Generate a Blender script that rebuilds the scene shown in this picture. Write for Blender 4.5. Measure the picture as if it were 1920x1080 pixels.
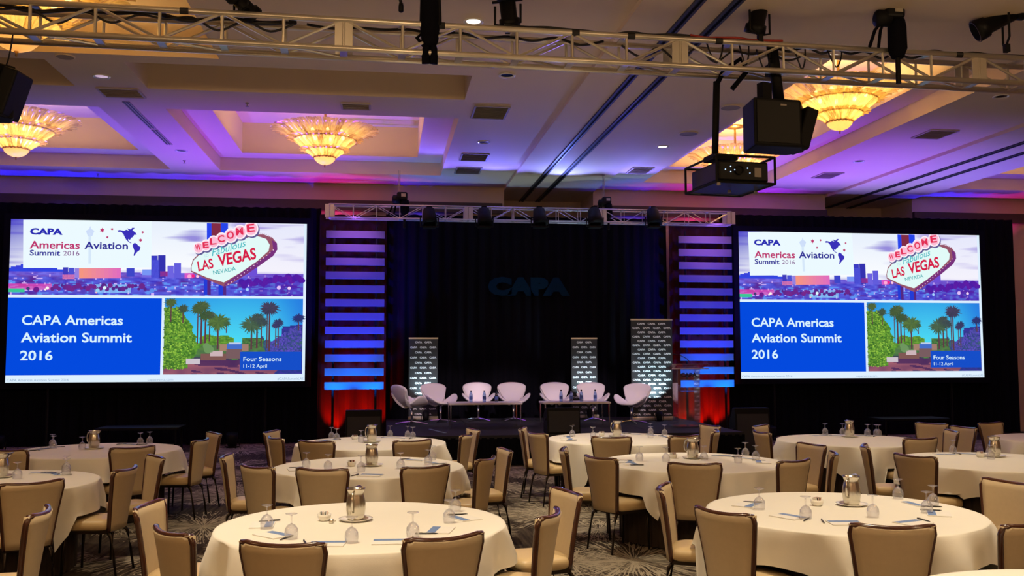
import bpy, bmesh, math, random
from mathutils import Vector, Matrix
random.seed(7)
PI = math.pi
for o in list(bpy.data.objects): bpy.data.objects.remove(o)
SC = bpy.context.scene
COL = SC.collection

# ------------------------------------------------------------------ camera
CAMZ = 1.85
YAW, PITCH, ROLL, FPX = math.radians(7.8), math.radians(4.08), math.radians(-0.1), 1750.0
cam_d = bpy.data.cameras.new('camera'); cam = bpy.data.objects.new('camera', cam_d); COL.objects.link(cam)
cam_d.sensor_width = 36.0; cam_d.lens = FPX * 36.0 / 1920.0; cam_d.clip_end = 200
fw = Vector((math.sin(YAW)*math.cos(PITCH), math.cos(YAW)*math.cos(PITCH), math.sin(PITCH)))
rt = Vector((math.cos(YAW), -math.sin(YAW), 0)); up = rt.cross(fw)
rt, up = rt*math.cos(ROLL)+up*math.sin(ROLL), up*math.cos(ROLL)-rt*math.sin(ROLL)
M = Matrix((rt, up, -fw)).transposed().to_4x4(); M.translation = Vector((0, 0, CAMZ)); cam.matrix_world = M
SC.camera = cam

# ------------------------------------------------------------------ view, world
SC.view_settings.view_transform = 'Standard'; SC.view_settings.look = 'None'
SC.view_settings.exposure = 0.0; SC.view_settings.gamma = 1.0; SC.view_settings.use_curve_mapping = False
w = bpy.data.worlds.new('world'); SC.world = w; w.use_nodes = True
w.node_tree.nodes['Background'].inputs[0].default_value = (0.02, 0.015, 0.012, 1)
w.node_tree.nodes['Background'].inputs[1].default_value = 0.3

# ------------------------------------------------------------------ stage and room lights (lamps of the venue, plus added fill)
def lamp(name, kind, loc, aim, power, color, size=0.1, angle=60, blend=0.6):
    d = bpy.data.lights.new(name, kind); d.energy = power; d.color = color
    if kind == 'SPOT': d.spot_size = math.radians(angle); d.spot_blend = blend; d.shadow_soft_size = size
    elif kind == 'AREA': d.size = size
    else: d.shadow_soft_size = size
    o = bpy.data.objects.new(name, d); COL.objects.link(o); o.location = loc
    if aim is not None: o.rotation_euler = (Vector(aim)-Vector(loc)).to_track_quat('-Z', 'Y').to_euler()
    return o
WARM = (1.0, 0.83, 0.58)
# recessed ceiling downlights over the tables: x, y, power, cone
DOWN = [(-0.6, 5.6, 820, 70), (3.4, 5.4, 760, 70), (-3.6, 7.2, 360, 80), (0.97, 10.25, 520, 82), (6.6, 7.2, 300, 80),
        (-3.8, 12.98, 120, 84), (1.61, 12.22, 190, 84), (4.5, 10.7, 350, 84), (4.97, 16.15, 40, 70), (7.6, 10.6, 60, 84), (1.2, 2.6, 340, 76), (-3.6, 3.2, 220, 76), (5.2, 2.8, 220, 76)]
for (x, y, p, a) in DOWN:
    lamp('downlight_lamp', 'SPOT', (x, y, 5.5), (x, y, 0), p, WARM, 0.06, a, 0.7)
# stage wash from the front truss on the panel chairs
for x, tx in ((0.2, 1.2), (2.6, 2.6), (5.0, 4.4)):
    lamp('stage_wash_lamp', 'SPOT', (x, 9.35, 5.5), (tx, 18.9, 0.95), 1900, (1.0, 0.76, 0.82), 0.1, 12, 0.6)
# coloured wash thrown up on the ceiling from floor lanterns at the foot of the drapes
for x, p, c in ((-7.6, 800, (0.07, 0.03, 1.0)), (-4.6, 800, (0.12, 0.08, 1.0)), (-2.1, 1000, (0.28, 0.02, 1.0)),
                (8.5, 1200, (0.24, 0.02, 1.0)), (10.9, 850, (0.22, 0.18, 1.0)), (13.6, 700, (0.12, 0.03, 1.0))):
    lamp('ceiling_wash_lamp', 'SPOT', (x, 18.9, 0.62), (x, 17.5, 5.6), p*1.2, c, 0.08, 72, 0.9)
for x, p, c in ((0.9, 100, (0.14, 0.10, 1.0)), (2.2, 110, (0.14, 0.14, 1.0)), (3.6, 150, (0.18, 0.24, 1.0)), (5.1, 120, (0.16, 0.14, 1.0))):
    lamp('truss_wash_lamp', 'SPOT', (x, 18.75, 4.90), (x, 17.2, 5.95), p, c, 0.05, 118, 0.8)
# lanterns hidden between drapes and wall, shining up on the ceiling edge
for x, p, c in ((-8.6, 150, (0.01, 0.01, 1.0)), (-6.6, 150, (0.01, 0.01, 1.0)), (-4.6, 90, (0.06, 0.03, 1.0)), (-2.8, 90, (0.20, 0.01, 1.0)), (-1.0, 30, (1.0, 0.02, 0.35)), (0.8, 30, (0.03, 0.02, 1.0)),
                (5.6, 30, (0.05, 0.02, 1.0)), (7.0, 26, (1.0, 0.02, 0.35)), (8.6, 90, (0.25, 0.02, 1.0)), (13.2, 120, (0.03, 0.02, 1.0)), (14.8, 26, (0.9, 0.02, 0.4))):
    lamp('drape_back_lamp', 'SPOT', (x, 20.44, 4.45), (x, 20.2, 5.6), p, c, 0.05, 130, 0.8)
# added warm fill standing in for unseen chandeliers overhead and behind the camera
for x, y, p in ((-1.1, 4.6, 60), (-6.4, 4.0, 60), (6.9, 5.6, 60), (-1.1, -1.6, 230), (6.9, -1.6, 230), (-6.4, -1.6, 150)):
    lamp('room_fill_lamp', 'POINT', (x, y, 5.25), None, p, (1.0, 0.66, 0.34), 0.35)

# ------------------------------------------------------------------ helpers
def ray(x, y): return fw + rt*((x-960)/FPX) + up*((540-y)/FPX)
def onz(x, y, z):
    d = ray(x, y); t = (z-CAMZ)/d.z; return Vector((d.x*t, d.y*t, z))
def ony(x, y, Y):
    d = ray(x, y); t = Y/d.y; return Vector((d.x*t, Y, CAMZ+d.z*t))

def srgb(r, g, b):
    f = lambda c: (c/12.92 if c <= 0.04045 else ((c+0.055)/1.055)**2.4)
    return (f(r/255), f(g/255), f(b/255))

MATS = {}
def mat(name, color, rough=0.6, metal=0.0, noise=0.0, nscale=8.0, bump=0.0, bscale=200.0, spec=0.5, sheen=0.0, transl=0.0, coat=0.0):
    if name in MATS: return MATS[name]
    m = bpy.data.materials.new(name); m.use_nodes = True; nt = m.node_tree; b = nt.nodes['Principled BSDF']
    b.inputs['Base Color'].default_value = (*color, 1); b.inputs['Roughness'].default_value = rough; b.inputs['Metallic'].default_value = metal
    b.inputs['Specular IOR Level'].default_value = spec
    if sheen: b.inputs['Sheen Weight'].default_value = sheen
    if coat: b.inputs['Coat Weight'].default_value = coat
    if noise or bump:
        tc = nt.nodes.new('ShaderNodeTexCoord')
    if noise:
        n = nt.nodes.new('ShaderNodeTexNoise'); n.inputs['Scale'].default_value = nscale; n.inputs['Detail'].default_value = 4
        nt.links.new(tc.outputs['Object'], n.inputs['Vector'])
        mx = nt.nodes.new('ShaderNodeMix'); mx.data_type = 'RGBA'
        mx.inputs[6].default_value = (*[c*(1-noise) for c in color], 1); mx.inputs[7].default_value = (*[min(1, c*(1+noise)) for c in color], 1)
        nt.links.new(n.outputs['Fac'], mx.inputs[0]); nt.links.new(mx.outputs[2], b.inputs['Base Color'])
    if bump:
        n2 = nt.nodes.new('ShaderNodeTexNoise'); n2.inputs['Scale'].default_value = bscale
        nt.links.new(tc.outputs['Object'], n2.inputs['Vector'])
        bp = nt.nodes.new('ShaderNodeBump'); bp.inputs['Strength'].default_value = bump; bp.inputs['Distance'].default_value = 0.01
        nt.links.new(n2.outputs['Fac'], bp.inputs['Height']); nt.links.new(bp.outputs[0], b.inputs['Normal'])
    if transl:
        out = nt.nodes['Material Output']; tr = nt.nodes.new('ShaderNodeBsdfTranslucent'); tr.inputs[0].default_value = (*color, 1)
        ms = nt.nodes.new('ShaderNodeMixShader'); ms.inputs[0].default_value = transl
        nt.links.new(b.outputs[0], ms.inputs[1]); nt.links.new(tr.outputs[0], ms.inputs[2]); nt.links.new(ms.outputs[0], out.inputs['Surface'])
    MATS[name] = m; return m
def clear(name, tint, glossy=0.15, rough=0.03, edge=0.6, milk=0.0):
    if name in MATS: return MATS[name]
    m = bpy.data.materials.new(name); m.use_nodes = True; nt = m.node_tree; nt.nodes.clear()
    out = nt.nodes.new('ShaderNodeOutputMaterial'); t = nt.nodes.new('ShaderNodeBsdfTransparent'); g = nt.nodes.new('ShaderNodeBsdfGlossy')
    t.inputs[0].default_value = (*tint, 1); g.inputs['Roughness'].default_value = rough
    lw = nt.nodes.new('ShaderNodeLayerWeight'); lw.inputs[0].default_value = 0.35
    mr = nt.nodes.new('ShaderNodeMapRange'); mr.inputs[3].default_value = glossy; mr.inputs[4].default_value = edge
    nt.links.new(lw.outputs['Facing'], mr.inputs[0])
    ms = nt.nodes.new('ShaderNodeMixShader'); nt.links.new(mr.outputs[0], ms.inputs[0]); nt.links.new(t.outputs[0], ms.inputs[1]); nt.links.new(g.outputs[0], ms.inputs[2])
    last = ms
    if milk:
        df = nt.nodes.new('ShaderNodeBsdfDiffuse'); df.inputs[0].default_value = (0.85, 0.87, 0.95, 1); m2 = nt.nodes.new('ShaderNodeMixShader'); m2.inputs[0].default_value = milk
        nt.links.new(ms.outputs[0], m2.inputs[1]); nt.links.new(df.outputs[0], m2.inputs[2]); last = m2
    nt.links.new(last.outputs[0], out.inputs[0]); MATS[name] = m; return m
def glow(name, color, strength):
    if name in MATS: return MATS[name]
    m = bpy.data.materials.new(name); m.use_nodes = True; nt = m.node_tree; nt.nodes.clear()
    out = nt.nodes.new('ShaderNodeOutputMaterial'); e = nt.nodes.new('ShaderNodeEmission'); e.inputs[0].default_value = (*color, 1); e.inputs[1].default_value = strength
    nt.links.new(e.outputs[0], out.inputs[0]); MATS[name] = m; return m

class MB:
    def __init__(s): s.v = []; s.f = []
    def add(s, v, f):
        n = len(s.v); s.v += [tuple(p) for p in v]; s.f += [tuple(i+n for i in q) for q in f]; return s
    def box(s, c, d, rz=0.0, mx=None):
        x, y, z = [k/2 for k in d]; pts = [Vector((sx*x, sy*y, sz*z)) for sz in (-1, 1) for sy in (-1, 1) for sx in (-1, 1)]
        R = mx if mx is not None else Matrix.Rotation(rz, 3, 'Z')
        return s.add([R @ p + Vector(c) for p in pts], [(0, 2, 3, 1), (4, 5, 7, 6), (0, 1, 5, 4), (2, 6, 7, 3), (0, 4, 6, 2), (1, 3, 7, 5)])
    def bar(s, a, b, wd, ht):
        a, b = Vector(a), Vector(b); d = b-a; q = d.to_track_quat('X', 'Z').to_matrix()
        return s.box((a+b)/2, (d.length, wd, ht), mx=q)
    def tube(s, a, b, r, n=8, r2=None):
        a, b = Vector(a), Vector(b); q = (b-a).to_track_quat('Z', 'Y').to_matrix(); r2 = r if r2 is None else r2
        ring = lambda c, k: [c + q @ Vector((k*math.cos(2*PI*i/n), k*math.sin(2*PI*i/n), 0)) for i in range(n)]
        return s.add(ring(a, r)+ring(b, r2), [(i, (i+1) % n, n+(i+1) % n, n+i) for i in range(n)]+[tuple(range(n-1, -1, -1)), tuple(range(n, 2*n))])
    def path(s, pts, r, n=6):
        pts = [Vector(p) for p in pts]; k = len(pts); rings = []; ref = Vector((0.0123, 0.03, 1))
        for i, p in enumerate(pts):
            t = (pts[min(i+1, k-1)]-pts[max(i-1, 0)]).normalized()
            if abs(t.z) > 0.95: ref = Vector((0.02, 1, 0.01))
            u = t.cross(ref).normalized(); vv = t.cross(u); rr = r[i] if isinstance(r, (list, tuple)) else r
            rings += [p + (u*math.cos(2*PI*j/n)+vv*math.sin(2*PI*j/n))*rr for j in range(n)]
        f = [(i*n+j, i*n+(j+1) % n, (i+1)*n+(j+1) % n, (i+1)*n+j) for i in range(k-1) for j in range(n)]
        return s.add(rings, f+[tuple(range(n-1, -1, -1)), tuple((k-1)*n+j for j in range(n))])
    def lathe(s, prof, n=20, mx=None, c=(0, 0, 0), cap=True):
        v = [Vector((r*math.cos(2*PI*i/n), r*math.sin(2*PI*i/n), z)) for r, z in prof for i in range(n)]
        if mx is not None: v = [mx @ p for p in v]
        v = [p+Vector(c) for p in v]; k = len(prof)
        f = [(a*n+i, a*n+(i+1) % n, (a+1)*n+(i+1) % n, (a+1)*n+i) for a in range(k-1) for i in range(n)]
        if cap: f += [tuple(range(n-1, -1, -1)), tuple((k-1)*n+i for i in range(n))]
        return s.add(v, f)
    def grid(s, fn, nu, nv):
        v = [fn(i/nu, j/nv) for j in range(nv+1) for i in range(nu+1)]
        return s.add(v, [(j*(nu+1)+i, j*(nu+1)+i+1, (j+1)*(nu+1)+i+1, (j+1)*(nu+1)+i) for j in range(nv) for i in range(nu)])
    def build(s, name, m, parent=None, smooth=False, loc=None, rz=None):
        me = bpy.data.meshes.new(name); me.from_pydata(s.v, [], s.f)
        bm = bmesh.new(); bm.from_mesh(me); bmesh.ops.recalc_face_normals(bm, faces=bm.faces); bm.to_mesh(me); bm.free()
        if m is not None: me.materials.append(m)
        if smooth:
            for p in me.polygons: p.use_smooth = len(p.vertices) <= 4
        return inst(name, me, parent, loc, rz)
def inst(name, me, parent=None, loc=None, rz=None):
    o = bpy.data.objects.new(name, me); COL.objects.link(o); o.parent = parent
    if loc is not None: o.location = loc
    if rz is not None: o.rotation_euler[2] = rz
    return o
def tag(o, label=None, cat=None, group=None, kind=None):
    if label: o['label'] = label
    if cat: o['category'] = cat
    if group: o['group'] = group
    if kind: o['kind'] = kind
    return o
def thing(name, label, cat, loc=(0, 0, 0), rz=0.0, group=None):
    o = bpy.data.objects.new(name, None); COL.objects.link(o); o.location = loc; o.rotation_euler[2] = rz; o.empty_display_size = 0.1
    return tag(o, label, cat, group)
def struct(o): o['kind'] = 'structure'; return o
def clone(root, loc, rz, label, group=None, scale=None):
    def rec(o, par):
        c = o.copy(); COL.objects.link(c); c.parent = par
        for ch in o.children: rec(ch, c)
        return c
    r = rec(root, None); r.location = loc; r.rotation_euler[2] = rz; r['label'] = label
    if group: r['group'] = group
    if scale: r.scale = (scale,)*3
    return r
def bevel(o, wd=0.01, seg=2):
    md = o.modifiers.new('bevel', 'BEVEL'); md.width = wd; md.segments = seg; md.limit_method = 'ANGLE'; return o

# text as flat print: returns (verts2d, faces) with baseline at 0, left at 0
_TXT = {}
def text2d(body, size=1.0, bold=0.0, shear=0.0, spacing=1.0):
    key = (body, bold, shear, spacing)
    if key not in _TXT:
        c = bpy.data.curves.new('lettering', 'FONT'); c.body = body; c.size = 1.0; c.offset = bold; c.shear = shear; c.space_character = spacing
        c.resolution_u = 3; c.fill_mode = 'FRONT'
        o = bpy.data.objects.new('lettering', c); COL.objects.link(o); bpy.context.view_layer.update()
        me = bpy.data.meshes.new_from_object(o.evaluated_get(bpy.context.evaluated_depsgraph_get()))
        v = [(p.co.x, p.co.y) for p in me.vertices]; f = [tuple(q.vertices) for q in me.polygons]
        bpy.data.objects.remove(o); bpy.data.meshes.remove(me)
        x0 = min(p[0] for p in v); x1 = max(p[0] for p in v); y0 = min(p[1] for p in v); y1 = max(p[1] for p in v)
        _TXT[key] = (v, f, (x0, x1, y0, y1))
    return _TXT[key]
def fit_text(body, x0, x1, ybase, cap, bold=0.0, shear=0.0, rot=0.0, spacing=1.0):
    """text stretched to span x0..x1 with capital height cap, baseline ybase; rot about its lower-left corner"""
    v, f, bb = text2d(body, 1.0, bold, shear, spacing)
    capn = text2d('H', 1.0, bold)[2]; sy = cap/(capn[3]-capn[2]); sx = (x1-x0)/(bb[1]-bb[0]); base = capn[2]
    out = []
    for (x, y) in v:
        X = (x-bb[0])*sx; Y = (y-base)*sy
        out.append((x0+X*math.cos(rot)-Y*math.sin(rot), ybase+X*math.sin(rot)+Y*math.cos(rot)))
    return out, f
# ------------------------------------------------------------------ materials
PLASTER = mat('ceiling_plaster', (0.76, 0.62, 0.45), 0.75, noise=0.03, nscale=0.6)
WALLPAINT = mat('wall_paint', (0.60, 0.45, 0.36), 0.8, noise=0.05, nscale=2)
VELVET = mat('black_velvet', (0.006, 0.006, 0.010), 0.95, spec=0.05)
GREYDRAPE = mat('dark_red_velvet', (0.022, 0.009, 0.009), 0.9, spec=0.1)
BLACK = mat('black_paint', (0.005, 0.005, 0.006), 0.6, spec=0.2)
BLACKSATIN = mat('black_satin', (0.005, 0.005, 0.006), 0.45, spec=0.2)
STAGEALU = mat('dull_aluminium', (0.55, 0.55, 0.58), 0.4, 0.7)
ALU = mat('aluminium', (0.78, 0.73, 0.63), 0.30, 0.78, noise=0.06, nscale=6)
CHROME = mat('chrome', (0.75, 0.75, 0.78), 0.12, 1.0)
WHITE = mat('white_shell', (0.80, 0.78, 0.80), 0.45, noise=0.02)
LINEN = mat('white_linen', (0.83, 0.81, 0.74), 0.85, noise=0.03, nscale=3, bump=0.08, bscale=260, sheen=0.2)
BROWNCLOTH = mat('brown_skirt_cloth', (0.030, 0.018, 0.012), 0.9)
TAN = mat('tan_upholstery', (0.48, 0.37, 0.225), 0.62, noise=0.06, nscale=30, bump=0.05, bscale=350)
SEATTAN = mat('golden_seat_vinyl', (0.58, 0.43, 0.23), 0.42, noise=0.05, nscale=12)
FRAMEBROWN = mat('mahogany_trim', (0.060, 0.020, 0.010), 0.22, noise=0.3, nscale=12, coat=0.4)
LEGBRONZE = mat('dark_bronze_metal', (0.030, 0.020, 0.014), 0.3, 0.7)
STEEL = mat('brushed_steel', (0.62, 0.58, 0.50), 0.24, 1.0, noise=0.1, nscale=20)
CHINA = mat('white_china', (0.82, 0.80, 0.74), 0.2)
PAPER = mat('paper', (0.80, 0.79, 0.76), 0.7)
BLUEINK = mat('blue_print', (0.16, 0.26, 0.50), 0.6, noise=0.25, nscale=60)
PEN = mat('black_pen_plastic', (0.012, 0.012, 0.014), 0.3)
GLASS = clear('goblet_glass', (0.97, 0.97, 0.985), 0.04, 0.02, 0.5, 0.06)
ACRYLIC = clear('clear_acrylic', (0.88, 0.90, 0.95), 0.05, 0.05, 0.6, 0.05)
GREYMETAL = mat('grey_vent_metal', (0.34, 0.30, 0.27), 0.6)
DARKTRACK = mat('dark_track_metal', (0.04, 0.04, 0.045), 0.55, 0.3)

def carpet():
    m = bpy.data.materials.new('starburst_carpet'); m.use_nodes = True; nt = m.node_tree; N = nt.nodes; L = nt.links
    b = N['Principled BSDF']; b.inputs['Roughness'].default_value = 0.95; b.inputs['Specular IOR Level'].default_value = 0.1
    tc = N.new('ShaderNodeTexCoord')
    def math_(op, a, bb=None, c=None):
        n = N.new('ShaderNodeMath'); n.operation = op
        for i, x in enumerate((a, bb, c)):
            if x is None: continue
            if isinstance(x, (int, float)): n.inputs[i].default_value = x
            else: L.new(x, n.inputs[i])
        return n.outputs[0]
    def burst(scale, off, dens, seed):
        mp = N.new('ShaderNodeMapping'); mp.inputs['Location'].default_value = off; mp.inputs['Scale'].default_value = (scale, scale, 0)
        L.new(tc.outputs['Object'], mp.inputs[0])
        vo = N.new('ShaderNodeTexVoronoi'); vo.inputs['Scale'].default_value = 1.0; vo.inputs['Randomness'].default_value = 0.75; L.new(mp.outputs[0], vo.inputs['Vector'])
        sb = N.new('ShaderNodeVectorMath'); sb.operation = 'SUBTRACT'; L.new(mp.outputs[0], sb.inputs[0]); L.new(vo.outputs['Position'], sb.inputs[1])
        sp = N.new('ShaderNodeSeparateXYZ'); L.new(sb.outputs[0], sp.inputs[0])
        ang = math_('ARCTAN2', sp.outputs[1], sp.outputs[0]); ln = math_('SQRT', math_('ADD', math_('MULTIPLY', sp.outputs[0], sp.outputs[0]), math_('MULTIPLY', sp.outputs[1], sp.outputs[1])))
        sc = N.new('ShaderNodeSeparateColor'); L.new(vo.outputs['Color'], sc.inputs[0])
        cx = N.new('ShaderNodeCombineXYZ'); L.new(math_('MULTIPLY', ang, 15.0), cx.inputs[0]); L.new(math_('MULTIPLY', ln, 5.0), cx.inputs[1]); L.new(math_('MULTIPLY_ADD', sc.outputs[0], 40.0, seed), cx.inputs[2])
        no = N.new('ShaderNodeTexNoise'); no.inputs['Scale'].default_value = 1.0; no.inputs['Detail'].default_value = 2.5; L.new(cx.outputs[0], no.inputs['Vector'])
        ridge = math_('ABSOLUTE', math_('SUBTRACT', no.outputs['Fac'], 0.5))
        line = math_('LESS_THAN', ridge, math_('MULTIPLY', 0.075, math_('SUBTRACT', 1.0, math_('MULTIPLY', ln, 1.9))))
        rim = math_('LESS_THAN', ln, math_('MULTIPLY_ADD', no.outputs['Fac'], 0.5, dens))
        return math_('MULTIPLY', line, rim)
    b1 = burst(0.55, (0.13, 0.17, 0), 0.10, 3.0); b2 = burst(0.42, (3.3, 1.7, 0), 0.16, 9.0)
    mk = math_('MAXIMUM', b1, b2)
    mp = N.new('ShaderNodeMapping'); mp.inputs['Rotation'].default_value = (0, 0, 0.5); mp.inputs['Scale'].default_value = (26, 1.6, 1); L.new(tc.outputs['Object'], mp.inputs[0])
    st = N.new('ShaderNodeTexNoise'); st.inputs['Scale'].default_value = 1.0; st.inputs['Detail'].default_value = 3; L.new(mp.outputs[0], st.inputs['Vector'])
    cr = N.new('ShaderNodeValToRGB'); cr.color_ramp.elements[0].position = 0.38; cr.color_ramp.elements[0].color = (0.028, 0.020, 0.017, 1)
    cr.color_ramp.elements[1].position = 0.72; cr.color_ramp.elements[1].color = (0.085, 0.064, 0.046, 1); L.new(st.outputs['Fac'], cr.inputs[0])
    mx = N.new('ShaderNodeMix'); mx.data_type = 'RGBA'; L.new(mk, mx.inputs[0]); L.new(cr.outputs[0], mx.inputs[6]); mx.inputs[7].default_value = (0.38, 0.33, 0.25, 1)
    L.new(mx.outputs[2], b.inputs['Base Color'])
    n2 = N.new('ShaderNodeTexNoise'); n2.inputs['Scale'].default_value = 300; L.new(tc.outputs['Object'], n2.inputs['Vector'])
    bp = N.new('ShaderNodeBump'); bp.inputs['Strength'].default_value = 0.3; bp.inputs['Distance'].default_value = 0.01; L.new(n2.outputs['Fac'], bp.inputs['Height']); L.new(bp.outputs[0], b.inputs['Normal'])
    return m

# ------------------------------------------------------------------ room shell
XL, XR, YN, YF = -15.0, 17.0, -6.0, 22.2
struct(MB().box((1, 8.1, -0.05), (32, 28.4, 0.1)).build('floor', carpet()))
C3 = (5.58, 8.38, 10.9, 19.6)
def ceil_z(x, y):
    def inr(r, i=0.0): return r[0]+i < x < r[1]-i and r[2]+i < y < r[3]-i
    for r in ((-8.78, -4.30, 14.6, 19.4), (-3.33, 1.15, 14.6, 19.4), (12.7, 17.0, 14.6, 19.5)):
        if inr(r, 0.5): return 6.48
        if inr(r): return 5.87
    if -6.3 < x < -2.1 and 9.0 < y < 12.0: return 6.5
    if inr(C3, 0.45): return 6.48
    if inr(C3): return 5.87
    for r in ((-3.33, 1.15, 12.3, 13.5), (-8.78, -4.30, 12.3, 13.5)):
        if inr(r): return 6.05
    if 2.65 < x < 4.70 or 10.3 < x < 12.5: return 5.54
    return 5.6
xs = sorted({XL, XR, -6.3, -2.1, -8.78, -8.28, -4.80, -4.30, -3.33, -2.83, 0.65, 1.15, 2.65, 4.70, 5.58, 6.03, 7.93, 8.38, 10.3, 12.5, 12.7, 13.2, 16.5})
ys = sorted({YN, 9.0, 12.0, 10.9, 11.35, 12.3, 13.5, 14.6, 15.1, 18.9, 19.0, 19.15, 19.4, 19.5, 19.6, 20.65, YF})
cb = MB(); Z = {}
for i in range(len(xs)-1):
    for j in range(len(ys)-1):
        z = ceil_z((xs[i]+xs[i+1])/2, (ys[j]+ys[j+1])/2); Z[i, j] = z
        cb.add([(xs[i], ys[j], z), (xs[i+1], ys[j], z), (xs[i+1], ys[j+1], z), (xs[i], ys[j+1], z)], [(0, 1, 2, 3)])
for (i, j), z in Z.items():
    if (i+1, j) in Z and abs(Z[i+1, j]-z) > 1e-4:
        x = xs[i+1]; cb.add([(x, ys[j], z), (x, ys[j+1], z), (x, ys[j+1], Z[i+1, j]), (x, ys[j], Z[i+1, j])], [(0, 1, 2, 3)])
    if (i, j+1) in Z and abs(Z[i, j+1]-z) > 1e-4:
        y = ys[j+1]; cb.add([(xs[i], y, z), (xs[i+1], y, z), (xs[i+1], y, Z[i, j+1]), (xs[i], y, Z[i, j+1])], [(0, 1, 2, 3)])
struct(cb.build('ceiling', PLASTER))
wb = MB()
for a, b in ((XL, 2.65), (4.70, 10.3), (12.5, XR)): wb.box(((a+b)/2, 21.45, 2.8), (b-a, 1.6, 5.6))
for a, b in ((2.65, 4.70), (10.3, 12.5)): wb.box(((a+b)/2, 22.15, 2.77), (b-a, 0.2, 5.54))
struct(wb.build('wall_back', WALLPAINT))
struct(MB().box((XL-0.1, 8.1, 3.25), (0.2, 28.4, 6.5)).build('wall_left', WALLPAINT))
struct(MB().box((XR+0.1, 8.1, 3.25), (0.2, 28.4, 6.5)).build('wall_right', WALLPAINT))
struct(MB().box((1, YN-0.1, 3.25), (32, 0.2, 6.5)).build('wall_rear', WALLPAINT))
DARKWOOD = mat('dark_cornice', (0.060, 0.035, 0.030), 0.6)
tb = MB().box((-6.2, 20.60, 5.15), (17.6, 0.10, 0.16)).box((-6.2, 20.56, 5.04), (17.6, 0.16, 0.10))
struct(tb.build('trim_1', DARKWOOD))
struct(MB().box((7.5, 20.60, 5.15), (5.6, 0.10, 0.16)).box((7.5, 20.56, 5.04), (5.6, 0.16, 0.10)).build('trim_2', DARKWOOD))
struct(MB().box((14.7, 20.60, 5.15), (4.4, 0.10, 0.16)).box((14.7, 20.56, 5.04), (4.4, 0.16, 0.10)).build('trim_3', DARKWOOD))

# movable-wall tracks: slotted twin rails let into the ceiling bands
for i, x in enumerate((3.24, 3.64, 11.05, 11.62)):
    t = struct(thing('trim_%d' % (4+i), None, None, (x, 0, 5.54)))
    for s in (-1, 1):
        MB().box((s*0.038, 9.5, -0.012), (0.032, 25.2, 0.024)).build('track_rail', DARKTRACK, t)
    MB().box((0, 9.5, -0.003), (0.046, 25.2, 0.004)).build('track_slot', BLACK, t)

# ------------------------------------------------------------------ drapes
def drape(name, label, a, b, Y, top, m, seed, amp=0.055, wl=0.24):
    rnd = random.Random(seed); ph = [rnd.uniform(0, 6.28) for _ in range(3)]
    n = int((b-a)/0.03)
    def fn(u, v):
        x = a+(b-a)*u; k = amp*(0.75+0.25*math.sin(x*1.7+ph[1]))
        y = Y + k*math.sin(2*PI*x/wl+ph[0]+0.9*math.sin(x*2.1+ph[2])) + 0.02*math.sin(2*PI*x/0.09+ph[1])*(1-v)
        return (x, y, 0.02+(top-0.02)*v)
    o = MB().grid(fn, n, 3).build(name, m, None, True)
    return tag(o, label, 'drape')
drape('stage_drape', 'black velvet drape hung behind the screen that stands beside the purple slat tower nearest the aisle chairs on the left', -9.6, -1.35, 20.2, 4.98, VELVET, 1)['label'] = 'black velvet drape behind the larger, left-hand projection screen'
DRAPE_C = drape('stage_drape', 'black velvet drape behind the row of white panel chairs, centre of the stage', 0.02, 6.22, 20.05, 4.86, VELVET, 2)
drape('stage_drape', 'black velvet drape behind the right-hand projection screen', 7.52, 14.75, 20.2, 5.02, VELVET, 3)
drape('voile_drape', 'dark red drape lit from below behind the slat tower beside the left-hand screen', -1.36, 0.04, 19.85, 4.8, GREYDRAPE, 4, 0.07, 0.36)
drape('voile_drape', 'dark red drape lit from below behind the slat tower beside the acrylic lectern', 6.20, 7.54, 19.85, 4.8, GREYDRAPE, 5, 0.07, 0.36)

# ------------------------------------------------------------------ stage platform
st = thing('stage_platform', 'low black stage platform with skirted front under the white panel chairs', 'stage', (3.135, 17.78, 0))
STAGETOP = mat('stage_carpet', (0.016, 0.016, 0.022), 0.8, noise=0.2, nscale=5)
for i in range(4):
    MB().box((-2.3138+1.5425*i, 0, 0.47), (1.53, 4.2, 0.06)).build('deck_panel', STAGETOP, st)
def skirt(u, v):
    x = -3.085+6.17*u; return (x, -2.11+0.025*math.sin(x*2*PI/0.13), 0.01+0.45*v)
MB().grid(skirt, 400, 1).build('front_skirt', VELVET, st, True)
for s in (-1, 1): MB().box((s*3.07, 0, 0.22), (0.03, 4.2, 0.44)).build('side_skirt', VELVET, st)
tp = MB().box((0, 0, 0.002), (0.05, 0.9, 0.004)).build('floor_tape', mat('pale_teal_tape', (0.20, 0.34, 0.42), 0.6), None, loc=(0.95, 16.7, 0.5), rz=0.25)
tag(tp, 'short strip of pale teal tape on the stage floor before the coffee tables', 'tape')

# ------------------------------------------------------------------ slat towers
SLATWHITE = mat('white_slat_panel', (0.15, 0.15, 0.165), 0.8, spec=0.1)
def slat_tower(x0, x1, label):
    t = thing('slat_tower', label, 'stage set', ((x0+x1)/2, 19.3, 0.0), 0, 'slat towers flanking the stage')
    wd = x1-x0
    for k in range(12):
        bevel(MB().box((0, 0, 1.225+0.281*k), (wd, 0.04, 0.152)).build('slat', SLATWHITE, t), 0.006)
    for s in (-1, 1): MB().tube((s*wd*0.36, 0.05, 0), (s*wd*0.36, 0.05, 4.5), 0.025, 8).build('upright', BLACK, t)
    MB().box((0, 0.05, 0.03), (wd*0.9, 0.5, 0.04)).build('base_plate', BLACK, t)
slat_tower(-1.19, 0.0, 'tower of twelve white slats lit purple to blue beside the left-hand screen')
slat_tower(6.26, 7.45, 'tower of twelve white slats lit purple to blue behind the acrylic lectern')
PAR = None
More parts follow.
